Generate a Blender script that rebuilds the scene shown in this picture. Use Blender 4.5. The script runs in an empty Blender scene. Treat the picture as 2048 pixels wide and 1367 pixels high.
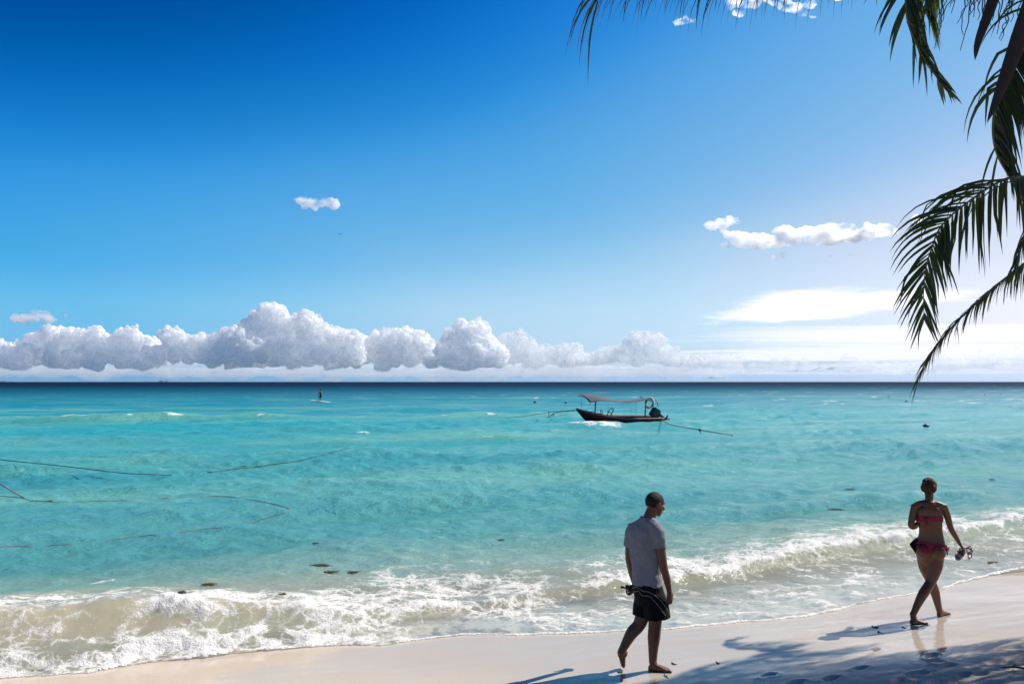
import bpy, bmesh, math, random
import numpy as np
from mathutils import Vector, Matrix, Quaternion, noise as mnoise
from mathutils.bvhtree import BVHTree

SC = bpy.context.scene
COL = SC.collection
R = math.radians

# ------------------------------------------------------------------ camera
CAM = Vector((0.0, 0.0, 3.0))
PITCH = R(2.858)
FPX = 2048 * 28.0 / 36.0
cd = bpy.data.cameras.new('camera')
cam = bpy.data.objects.new('camera', cd)
COL.objects.link(cam)
cam.location = CAM
cam.rotation_euler = (math.pi / 2 + PITCH, 0, R(0.03))
cd.sensor_width = 36.0
cd.lens = 28.0
cd.clip_start = 0.1
cd.clip_end = 160000.0
SC.camera = cam

# ------------------------------------------------------------------ sun and sky
SUN_AZ, SUN_EL = R(66), R(44)          # clockwise from +Y (the way the camera looks)
SUN = Vector((math.sin(SUN_AZ) * math.cos(SUN_EL), math.cos(SUN_AZ) * math.cos(SUN_EL), math.sin(SUN_EL)))
w = bpy.data.worlds.new('World')
SC.world = w
w.use_nodes = True
nt = w.node_tree
nt.nodes.clear()
sky = nt.nodes.new('ShaderNodeTexSky')
sky.sky_type = 'NISHITA'
sky.sun_disc = False
sky.sun_elevation = SUN_EL
sky.sun_rotation = SUN_AZ
sky.altitude = 0
sky.air_density = 1.0
sky.dust_density = 0.3
sky.ozone_density = 1.0
# grade of the whole sky: bluer towards the horizon (the raw model goes brown there), then one contrast curve per channel
geo_w = nt.nodes.new('ShaderNodeTexCoord')
sep_w = nt.nodes.new('ShaderNodeSeparateXYZ')
nt.links.new(geo_w.outputs['Generated'], sep_w.inputs[0])
rmp = nt.nodes.new('ShaderNodeValToRGB')
els = rmp.color_ramp.elements
els[0].position = 0.0; els[0].color = (.47, .68, 1.22, 1)
els[1].position = 0.30; els[1].color = (1, 1, 1, 1)
for p_, c_ in ((.025, (.62, .81, 1.36)), (.09, (.86, .99, 1.30)), (.17, (.97, 1.01, 1.10))):
    e_ = els.new(p_); e_.color = (*c_, 1)
nt.links.new(sep_w.outputs['Z'], rmp.inputs[0])
mul = nt.nodes.new('ShaderNodeMix'); mul.data_type = 'RGBA'; mul.blend_type = 'MULTIPLY'; mul.inputs[0].default_value = 1
mul.clamp_result = False
nt.links.new(sky.outputs[0], mul.inputs[6]); nt.links.new(rmp.outputs[0], mul.inputs[7])
scl = nt.nodes.new('ShaderNodeMix'); scl.data_type = 'RGBA'; scl.blend_type = 'MULTIPLY'; scl.inputs[0].default_value = 1
scl.inputs[7].default_value = (.1, .1, .1, 1)
nt.links.new(mul.outputs[2], scl.inputs[6])
crv = nt.nodes.new('ShaderNodeRGBCurve')
crv.mapping.use_clip = False
crv.mapping.extend = 'EXTRAPOLATED'
def _curve(i, pts):
    c = crv.mapping.curves[i]
    c.points[0].location = pts[0]; c.points[1].location = pts[-1]
    for p in pts[1:-1]: c.points.new(*p)
    for p in c.points: p.handle_type = 'AUTO_CLAMPED'
_curve(0, [(0, 0), (.13, .0), (.18, .008), (.226, .055), (.30, .13), (.40, .30), (.55, .46), (1, .9)])
_curve(1, [(0, 0), (.20, .05), (.224, .078), (.287, .21), (.349, .345), (.48, .49), (.56, .60), (1, .98)])
_curve(2, [(0, 0), (.33, .24), (.372, .33), (.44, .58), (.53, .75), (.66, .81), (1, .96)])
crv.mapping.update()
nt.links.new(scl.outputs[2], crv.inputs['Color'])
up10 = nt.nodes.new('ShaderNodeMix'); up10.data_type = 'RGBA'; up10.blend_type = 'MULTIPLY'; up10.inputs[0].default_value = 1
up10.inputs[7].default_value = (10, 10, 10, 1)
# the sky pales round the sun and deepens away from it
dot_w = nt.nodes.new('ShaderNodeVectorMath'); dot_w.operation = 'DOT_PRODUCT'; dot_w.inputs[1].default_value = SUN
nt.links.new(geo_w.outputs['Generated'], dot_w.inputs[0])
rmp2 = nt.nodes.new('ShaderNodeValToRGB')
e2 = rmp2.color_ramp.elements
e2[0].position = 0.0; e2[0].color = (.55, .88, .98, 1)
e2[1].position = 1.0; e2[1].color = (2.3, 1.22, 1.06, 1)
for p_, c_ in ((.16, (.95, .98, 1.0)), (.30, (1.38, 1.05, 1.0)), (.48, (1.40, 1.05, 1.0)), (.62, (1.78, 1.07, 1.0)), (.75, (2.02, 1.12, 1.02))):
    e_ = e2.new(p_); e_.color = (*c_, 1)
nt.links.new(dot_w.outputs['Value'], rmp2.inputs[0])
glow = nt.nodes.new('ShaderNodeMix'); glow.data_type = 'RGBA'; glow.blend_type = 'MULTIPLY'; glow.inputs[0].default_value = 1
nt.links.new(crv.outputs[0], glow.inputs[6]); nt.links.new(rmp2.outputs[0], glow.inputs[7])
nt.links.new(glow.outputs[2], up10.inputs[6])
bgn = nt.nodes.new('ShaderNodeBackground'); bgn.inputs['Strength'].default_value = 0.064
out = nt.nodes.new('ShaderNodeOutputWorld')
nt.links.new(up10.outputs[2], bgn.inputs['Color'])
nt.links.new(bgn.outputs[0], out.inputs['Surface'])

sl = bpy.data.lights.new('sun', 'SUN')
sl.energy = 5.0
sl.angle = R(0.53)
sl.color = (1.0, 0.94, 0.86)
so = bpy.data.objects.new('sun', sl)
COL.objects.link(so)
so.rotation_euler = (-SUN).to_track_quat('-Z', 'Y').to_euler()
so.location = (20, 10, 30)

SC.view_settings.view_transform = 'Standard'
SC.view_settings.look = 'None'
SC.view_settings.gamma = 1.0
SC.view_settings.use_curve_mapping = False
SC.view_settings.exposure = 0.65
try:
    SC.cycles.use_denoising = True
    SC.cycles.max_bounces = 90
    SC.cycles.diffuse_bounces = 4
    SC.cycles.glossy_bounces = 4
    SC.cycles.transmission_bounces = 6
    SC.cycles.volume_bounces = 80
    SC.cycles.volume_step_rate = 0.3
    SC.cycles.transparent_max_bounces = 24
    SC.cycles.sample_clamp_direct = 12
    SC.cycles.sample_clamp_indirect = 6
    SC.cycles.caustics_reflective = False
    SC.cycles.caustics_refractive = False
except Exception:
    pass

# ------------------------------------------------------------------ pixel <-> place (pixels of the 2048 wide photograph)
_F = Vector((0, math.cos(PITCH), math.sin(PITCH)))
_U = Vector((0, -math.sin(PITCH), math.cos(PITCH)))
_X = Vector((1, 0, 0))
def ray(px, py):
    return _F + _X * ((px - 1024) / FPX) + _U * ((683.5 - py) / FPX)
def at(px, py, Y):
    d = ray(px, py)
    return CAM + d * (Y / d.y)
def gp(px, py, z=0.0):
    d = ray(px, py)
    return CAM + d * ((z - CAM.z) / d.z)

# along-shore / seaward frame
SH = R(17)
UU = np.array((math.cos(SH), math.sin(SH)))
NN = np.array((-math.sin(SH), math.cos(SH)))
def to_us(x, y):
    return x * UU[0] + y * UU[1], x * NN[0] + y * NN[1]
def to_xy(u, s):
    return u * UU[0] + s * NN[0], u * UU[1] + s * NN[1]

# ------------------------------------------------------------------ helpers
def tag(o, label=None, cat=None, group=None, kind=None):
    if label: o['label'] = label
    if cat: o['category'] = cat
    if group: o['group'] = group
    if kind: o['kind'] = kind
    return o
def empty(name, loc, parent=None):
    o = bpy.data.objects.new(name, None)
    COL.objects.link(o)
    o.location = loc
    o.empty_display_size = 0.2
    if parent: o.parent = parent
    return o
def link(name, me, mat=None, parent=None, smooth=True):
    """mesh data in world coordinates; parented keeping its place"""
    o = bpy.data.objects.new(name, me)
    COL.objects.link(o)
    if mat:
        me.materials.append(mat)
    if smooth:
        me.polygons.foreach_set('use_smooth', [True] * len(me.polygons))
    if parent:
        o.parent = parent
        m = Matrix.Identity(4)
        p = parent
        while p:
            m = p.matrix_parent_inverse @ p.matrix_basis @ m
            p = p.parent
        o.matrix_parent_inverse = m.inverted()
    return o
def np_mesh(name, verts, faces):
    """verts (n,3) array, faces (m,4) or (m,3) array"""
    me = bpy.data.meshes.new(name)
    verts = np.asarray(verts, dtype=np.float32); faces = np.asarray(faces, dtype=np.int32)
    k = faces.shape[1]
    me.vertices.add(len(verts)); me.vertices.foreach_set('co', verts.ravel())
    me.loops.add(faces.size); me.loops.foreach_set('vertex_index', faces.ravel())
    me.polygons.add(len(faces))
    me.polygons.foreach_set('loop_start', np.arange(0, faces.size, k, dtype=np.int32))
    me.polygons.foreach_set('loop_total', np.full(len(faces), k, dtype=np.int32))
    me.update(calc_edges=True)
    me.validate()
    return me
def grid_faces(nr, nc):
    i = np.arange(nr * nc).reshape(nr, nc)
    return np.stack([i[:-1, :-1].ravel(), i[:-1, 1:].ravel(), i[1:, 1:].ravel(), i[1:, :-1].ravel()], 1)
def attr(me, name, vals):
    a = me.attributes.new(name, 'FLOAT', 'POINT')
    a.data.foreach_set('value', np.asarray(vals, dtype=np.float32).ravel())

# numpy gradient noise
_rng = np.random.RandomState(7)
_perm = np.concatenate([_rng.permutation(256)] * 3)
_ga = _rng.rand(256) * 2 * np.pi
_gx, _gy = np.cos(_ga), np.sin(_ga)
def pnoise(x, y, seed=0):
    x = np.asarray(x, float) + seed * 17.31; y = np.asarray(y, float) + seed * 9.77
    xi = np.floor(x).astype(int); yi = np.floor(y).astype(int)
    xf = x - xi; yf = y - yi
    u = xf**3 * (xf * (xf * 6 - 15) + 10); v = yf**3 * (yf * (yf * 6 - 15) + 10)
    def g(ix, iy, fx, fy):
        h = _perm[_perm[ix & 255] + (iy & 255)]
        return _gx[h] * fx + _gy[h] * fy
    n00 = g(xi, yi, xf, yf); n10 = g(xi + 1, yi, xf - 1, yf)
    n01 = g(xi, yi + 1, xf, yf - 1); n11 = g(xi + 1, yi + 1, xf - 1, yf - 1)
    return ((n00 * (1 - u) + n10 * u) * (1 - v) + (n01 * (1 - u) + n11 * u) * v) * 1.5
def fbm(x, y, oct=4, seed=0, gain=0.5, lac=2.03):
    t = 0; a = 1.0; f = 1.0
    for k in range(oct):
        t = t + a * pnoise(x * f, y * f, seed + k * 3)
        a *= gain; f *= lac
    return t
def sstep(a, b, x):
    t = np.clip((x - a) / (b - a), 0, 1)
    return t * t * (3 - 2 * t)

# shader node helper
class NT:
    def __init__(s, name):
        s.m = bpy.data.materials.new(name); s.m.use_nodes = True
        s.t = s.m.node_tree; s.t.nodes.clear()
        s.out = s.t.nodes.new('ShaderNodeOutputMaterial')
    def n(s, typ, ins=None, **kw):
        nd = s.t.nodes.new('ShaderNode' + typ)
        for k, v in kw.items(): setattr(nd, k, v)
        for k, v in (ins or {}).items():
            sk = nd.inputs[k]
            if isinstance(v, bpy.types.NodeSocket): s.t.links.new(v, sk)
            elif isinstance(v, bpy.types.Node): s.t.links.new(v.outputs[0], sk)
            else: sk.default_value = v
        return nd
    def math(s, op, a, b=None, c=None, clamp=False):
        ins = {0: a}
        if b is not None: ins[1] = b
        if c is not None: ins[2] = c
        return s.n('Math', ins, operation=op, use_clamp=clamp).outputs[0]
    def mapr(s, v, a, b, c=0.0, d=1.0, smooth=True):
        return s.n('MapRange', {'Value': v, 'From Min': a, 'From Max': b, 'To Min': c, 'To Max': d},
                   interpolation_type='SMOOTHSTEP' if smooth else 'LINEAR').outputs[0]
    def ramp(s, fac, stops, interp='LINEAR'):
        r = s.n('ValToRGB', {'Fac': fac})
        r.color_ramp.interpolation = interp
        e = r.color_ramp.elements
        while len(e) < len(stops): e.new(0.5)
        for el, (p, c) in zip(e, stops):
            el.position = p; el.color = (*c, 1) if len(c) == 3 else c
        return r.outputs[0]
    def mixc(s, fac, a, b, blend='MIX'):
        m = s.n('Mix', data_type='RGBA', blend_type=blend)
        for k, v in ((0, fac), (6, a), (7, b)):
            if isinstance(v, bpy.types.NodeSocket): s.t.links.new(v, m.inputs[k])
            else: m.inputs[k].default_value = v if k == 0 else ((*v, 1) if len(v) == 3 else v)
        return m.outputs[2]
    def mixs(s, fac, a, b):
        return s.n('MixShader', {0: fac, 1: a, 2: b}).outputs[0]
    def noise(s, vec, scale, detail=4, rough=0.55, dist=0.0, out=0):
        nd = s.n('TexNoise', {'Vector': vec, 'Scale': scale, 'Detail': detail, 'Roughness': rough, 'Distortion': dist})
        return nd.outputs[out]
    def surf(s, sh):
        s.t.links.new(sh, s.out.inputs['Surface']); return s.m

def simple_mat(name, col, rough=0.6, var=0.15, scale=12.0, bump=0.0, bscale=60.0, metal=0.0, spec=0.5, sheen=0.0):
    m = NT(name)
    tc = m.n('TexCoord').outputs['Object']
    f = m.noise(tc, scale, 5, 0.6)
    c = m.mixc(f, [x * (1 - var) for x in col], [min(1, x * (1 + var)) for x in col])
    ins = {'Base Color': c, 'Roughness': rough, 'Metallic': metal, 'Specular IOR Level': spec}
    b = m.n('BsdfPrincipled', ins)
    if bump:
        f2 = m.noise(tc, bscale, 4, 0.6)
        bn = m.n('Bump', {'Height': f2, 'Strength': bump, 'Distance': 0.01})
        m.t.links.new(bn.outputs[0], b.inputs['Normal'])
    return m.surf(b.outputs[0])
# ------------------------------------------------------------------ beach and sea: one shape function each
def zsand_base(s):
    return np.interp(s, [-400, -60, -12, 0, 4.5, 6, 7, 8.5, 10, 12.5, 20, 60, 300, 30000],
                     [6, 3.2, 1.3, .72, .40, .275, .20, .10, 0.0, -.2, -.75, -2.6, -6, -9])
def zsand(u, s):
    near = np.clip(1 - np.abs(s - 8) / 30, 0, 1)
    return zsand_base(s) + near * (.025 * pnoise(u * .28, s * .35, 3) + .010 * pnoise(u * .9, s * 1.1, 4))

def gsand(px, py):
    z = .2
    for _ in range(8):
        p = gp(px, py, z); z = float(zsand(*to_us(p.x, p.y)))
    return gp(px, py, z)
# run-up edge of the wash, from the photograph
_ed = [(-300, 1352), (0, 1345), (100, 1340), (180, 1335), (300, 1310), (450, 1294), (600, 1280), (760, 1277), (870, 1263), (960, 1257), (1040, 1263),
       (1200, 1259), (1340, 1255), (1480, 1240), (1600, 1228), (1680, 1210), (1780, 1190), (1880, 1172), (1918, 1157),
       (1990, 1136), (2100, 1118), (2300, 1090)]
_eu, _es = [], []
for a, b in _ed:
    p = gp(a, b, .13); q = to_us(p.x, p.y); _eu.append(q[0]); _es.append(q[1])
_o = np.argsort(_eu); _eu = np.array(_eu)[_o]; _es = np.array(_es)[_o]
def edge_s(u):
    base = np.interp(u, _eu, _es)
    return base + .05 * fbm(u * 1.6, u * 0 + 2.2, 4, 11) + .012 * pnoise(u * 9, u * 0 + .7, 12)

rw = np.random.RandomState(3)
_waves = []
for lam, amp, spread, cnt in ((16, .060, .16, 3), (9.5, .040, .3, 4), (5.2, .040, .5, 5), (2.9, .028, .65, 6), (1.6, .016, .85, 7), (.9, .0115, 1.1, 9), (.5, .0070, 1.25, 9)):
    for _ in range(cnt):
        l = lam * rw.uniform(.75, 1.3); d = rw.normal(0, spread)
        k = 2 * math.pi / l
        _waves.append((l, amp * rw.uniform(.6, 1.2) * 1.35 / math.sqrt(cnt) * 1.75, k * math.sin(d + .12), -k * math.cos(d + .12), rw.uniform(0, 6.28)))
def sea_h(u, s, step):
    h = np.zeros_like(u)
    for l, a, ku, ks, ph in _waves:
        att = sstep(2.2, 4.5, l / step)
        if att.max() < .01: continue
        th = ku * u + ks * s + ph
        h += att * a * (np.exp(.9 * (np.sin(th) - 1)) * 2 - .75)
    # grouping: wind patches
    g = .80 + .75 * np.clip(fbm(u * .05, s * .12, 3, 21), -.9, .9)
    return h * g

# long low swell crests that show as pale bands, (s position, tilt, height, width, u centre, half length)
_sw = [(62, .03, .38, 1.7, 6, 30), (38, .05, .26, 1.3, 7, 12), (88, -.02, .32, 2.2, -30, 45), (24.5, .07, .17, .8, 9.5, 6), (18.3, .04, .15, .6, 1.5, 7),
       (16.2, .10, .22, .55, 13.2, 5.5), (47, .02, .24, 1.3, 36, 22), (30, .02, .18, 1.0, -2, 7), (130, .0, .30, 3, 60, 70)]
def swell(u, s):
    h = np.zeros_like(u)
    for s0, t, a, wd, uc, hl in _sw:
        sc = s0 + t * (u - uc) + .5 * wd * fbm(u * .25 / wd, u * 0 + s0, 3, 31)
        x = (s - sc) / wd
        env = np.exp(-((u - uc) / hl) ** 4) * (.8 + .5 * pnoise(u * .4 / wd, u * 0 + s0, 32))
        h += a * env * np.where(x < 0, np.exp(-(x / .55) ** 2), np.exp(-(x / 1.5) ** 2))
    return h

def breaker(u):
    """crest position, crest height and front width of the shore break along u"""
    wob = .16 * fbm(u * .55, u * 0 + 5.5, 4, 41)
    sc = np.interp(u, [-9, -4, -3.2, -1.5, 0, 1.2, 2.6, 4.2, 5.6, 7.2, 9, 11.5, 14.5, 20], [9.7, 10.15, 10.25, 10.28, 10.2, 10.0, 10.3, 10.55, 10.55, 10.95, 11.45, 11.9, 12.5, 13.4]) + wob * .7
    A = np.interp(u, [-9, -5, -2.6, -1.4, -.2, 1., 2.6, 4., 5.5, 8, 12, 20], [.33, .35, .36, .36, .30, .17, .09, .10, .12, .145, .16, .17]) * (1 + .22 * fbm(u * .9, u * 0 + 1.5, 3, 42))
    wf = np.interp(u, [-9, -1.2, 0., 1.5, 5, 20], [.44, .43, .28, .30, .20, .2])
    return sc, A, wf

FOAMSPOTS = [(1186, 856, 1.4, 2.2, 1.7), (1160, 856, .9, 1.6, 1.3), (1206, 852, .8, 1.5, 1.7), (722, 874, .6, .25, 1.1), (735, 876, .3, .2, 1.0), (760, 830, 1.6, .5, .9), (775, 829, .8, .4, .9), (500, 832, 1.2, .5, .8), (620, 790, 2.2, 1.0, .8), (560, 815, .5, .3, .8),
             (1530, 783, 9, 2.5, .9), (1505, 788, 6, 2, .8), (1475, 790, 5, 1.5, .8), (1615, 784, 6, 1.6, .7), (1400, 800, 4, 1.2, .6), (1780, 786, 9, 2, .7), (1840, 804, 3.5, 1, .7), (1960, 803, 5, 1, .7), (2030, 803, 5, 1.2, .7), (60, 800, 3, 1, .6), (130, 786, 4, 1.2, .6), (420, 800, 2, .7, .6), (870, 799, 3, .8, .6), (1250, 776, 6, 2, .6),
             (990, 862, 1.0, .3, .7), (960, 861, .8, .3, .7), (320, 953, .35, .12, 1.2), (290, 951, .3, .1, 1.0), (200, 1172, .25, .08, .9)]
def build_sea():
    ds = [7.3]
    while ds[-1] < 26000:
        s = ds[-1]
        st = .024 if s < 15 else min(max(.034, s * s / 6500), .26 if s < 70 else 1e9)
        ds.append(s + st)
    S1 = np.array(ds)
    st = np.gradient(S1)
    nc = 1250
    t = np.linspace(0, 1, nc)
    k = np.maximum(S1, 15) / 15 * (1 + 1.8 * sstep(40, 400, S1))
    u = (-11 + 35 * t)[None, :] * k[:, None]
    s = np.repeat(S1[:, None], nc, 1)
    du = np.repeat((35 / nc * k)[:, None], nc, 1)
    step = np.maximum(np.repeat(st[:, None], nc, 1) * .8, du * .6)
    ed = edge_s(u[0] if False else u)
    zs = zsand(u, s)
    shoal = sstep(8.5, 15.5, s)
    h = sea_h(u, s, step) * (.18 + .82 * shoal) + swell(u, s)
    near = s < 40
    # shore break
    sc, A, wf = breaker(u)
    x = s - sc
    prof = np.where(x < 0, np.exp(-(x / wf) ** 2), np.exp(-(np.abs(x) / 1.05) ** 1.6))
    br = A * prof
    h = h + br
    # smaller bore running ahead on the left and the second wash front on the right
    sc2 = ed + .33 + .10 * fbm(u * .8, u * 0 + 3, 3, 45)
    A2 = np.interp(u, [-9, -2.2, -1.2, .6, 2.2, 20], [.10, .10, .075, .05, .012, .012])
    x2 = s - sc2
    h2 = A2 * np.where(x2 < 0, np.exp(-(x2 / .10) ** 2), np.exp(-(x2 / .34) ** 2))
    # foam amount -------------------------------------------------------------
    n1 = fbm(u * .8, s * 1.1, 4, 51); n2 = fbm(u * 2.6, s * 3.4, 4, 52); n3 = fbm(u * 7, s * 9, 3, 53)
    left = 1 - sstep(-.6, 2.2, u)
    right = sstep(3.0, 5.2, u)
    mid = 1 - np.maximum(left, right)
    e = s - ed
    # crest veil on the left wave (back edge ragged), curtain where the lip falls
    back = sstep(1.55, .75, x + .45 * n1 + .15 * n2) * sstep(-.16, .12, x)
    F = left * back * (.50 + .30 * n1 + .22 * n2)
    face = sstep(-.75, -.3, x) * sstep(.1, -.12, x)
    F = np.maximum(F, left * face * (.22 + .30 * n1 + .25 * n2))
    lip = np.exp(-((u + .95 + .3 * n1) / .50) ** 2) * sstep(-.50, -.1, x + .08 * n2) * sstep(.9, .1, x)
    F = np.maximum(F, lip * (1.0 + .3 * n2))
    # broken bore from the lip to the middle of the beach
    bore = sstep(-.9, -.2, u) * (1 - sstep(2.3, 3.4, u))
    F = np.maximum(F, bore * sstep(-.5, .0, x + .2 * n1) * sstep(1.7, .25, x + .5 * n1) * (.62 + .3 * n2))
    # churned apron at the very front on the left
    F = np.maximum(F, (1 - sstep(.9, 2.4, u)) * sstep(.0, .07, e) * sstep(.95, .30, e + .22 * n1) * (.66 + .55 * n2 + .15 * n1))
    F = np.maximum(F, (1 - sstep(1.0, 2.6, u)) * sstep(.1, .3, e) * sstep(1.6, .8, e) * (.40 + .38 * n1 + .25 * n2))
    # spent foam lace in the middle
    F = np.maximum(F, mid * sstep(.1, .6, e) * sstep(4.4, 2.6, e + .6 * n1) * (.40 + .30 * n1 + .18 * n2))
    # right-hand bore: bright front, lace behind
    F = np.maximum(F, right * sstep(-.20, -.02, x + .10 * n2) * sstep(.70, .08, x + .35 * n1) * (.86 + .45 * n2))
    F = np.maximum(F, right * sstep(-.1, .2, x) * sstep(2.0, .9, x + .5 * n1) * (.42 + .3 * n1 + .2 * n2))
    # thin wash: faint speckle, edge line
    F = np.maximum(F, (1 - left) * sstep(0, .2, e) * sstep(.2, -.1, x) * (.30 + .16 * n1 + .22 * n2))
    wl = .028 + .03 * np.clip(n1 + .3, 0, 1)
    F = np.maximum(F, np.exp(-((e - .03) / wl) ** 2) * (.80 + .3 * n2))
    # crests offshore
    cap = sstep(.16, .30, swell(u, s) - .03) * sstep(.25, .8, fbm(u * .5, s * .9, 4, 61)) * .8
    F = np.maximum(F, cap)
    for px, py, rx, ry, am in FOAMSPOTS:
        q = gp(px, py, .05); uc, s0 = to_us(q.x, q.y)
        rr = ((u - uc) / rx) ** 2 + ((s - s0) / ry) ** 2
        F = np.maximum(F, am * np.exp(-rr) * (.55 + .6 * np.clip(n1 + .3 * n2, -.5, 1)))
        h = h + np.exp(-rr * .7) * min(.16, ry * .22)
    F = np.maximum(F, sstep(.55, .95, fbm(u * .16, s * .55, 4, 62)) * sstep(45, 90, s) * sstep(900, 300, s) * (.35 + .35 * sstep(-.2, 1.2, u / s)))  # distant sun sparkle painted as white foam streaks, stronger towards the right
    F = np.clip(F, 0, 1.15)
    F = np.where(s > 400, 0, F)
    # thickness of the film in the wash, foam relief ---------------------------
    film = .004 + np.clip(e, 0, 9) * .009
    film = np.minimum(film, .05)
    lump = np.clip(F, 0, 1) ** 1.5 * (.028 * np.abs(n2) + .02 * np.abs(n3) + .012) * near
    rag = fbm(u * 5.0, s * 6.0, 3, 66)
    surf = np.maximum(h, zs + film)
    kk = .05
    dd = np.clip((h - (zs + film)) / kk, -1, 1)
    surf = np.where(np.abs(dd) < 1, zs + film + kk * (dd + 1) ** 2 / 4, surf)
    surf = surf + h2 * sstep(-.02, .10, e) + np.where(near, lump, 0) * sstep(0, .05, e)
    surf += np.where(near, lip * .035 * np.abs(rag), 0)
    # ripples of the thin wash
    surf += .004 * fbm(u * 4, s * 6, 3, 71) * sstep(.05, .5, e) * (s < 13)
    depth = np.clip(surf - zs, 0, 30)
    # lean the crest shorewards
    lean = np.where(x < .25, br * sstep(-.9, .15, x), br * np.exp(-((x - .25) / .5) ** 2))
    sv = s - lean * np.interp(u, [-9, -2, -1, 0, 1, 4, 20], [.20, .22, .42, .45, .3, .5, .5])
    X, Y = to_xy(u, sv)
    V = np.stack([X, Y, surf], -1).reshape(-1, 3)
    Fc = grid_faces(len(S1), nc)
    keep = (e.reshape(-1)[Fc] > -.004).all(1)
    Fc = Fc[keep]
    used = np.zeros(len(V), bool); used[Fc.ravel()] = True
    idx = np.cumsum(used) - 1
    me = np_mesh('sea', V[used], idx[Fc])
    attr(me, 'foam', F.ravel()[used])
    attr(me, 'depth', depth.ravel()[used])
    attr(me, 'seaward', s.ravel()[used])
    sw = swell(u, s)
    silt_glow = np.clip(sstep(.05, .30, sw) + .35 * sstep(.05, .6, fbm(u * .10, s * .30, 4, 81)), 0, 1) * sstep(13, 17, s) * sstep(260, 90, s)  # stirred sand patches; light through thin crests painted in as pale green
    attr(me, 'silt_glow', silt_glow.ravel()[used])
    return me

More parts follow.
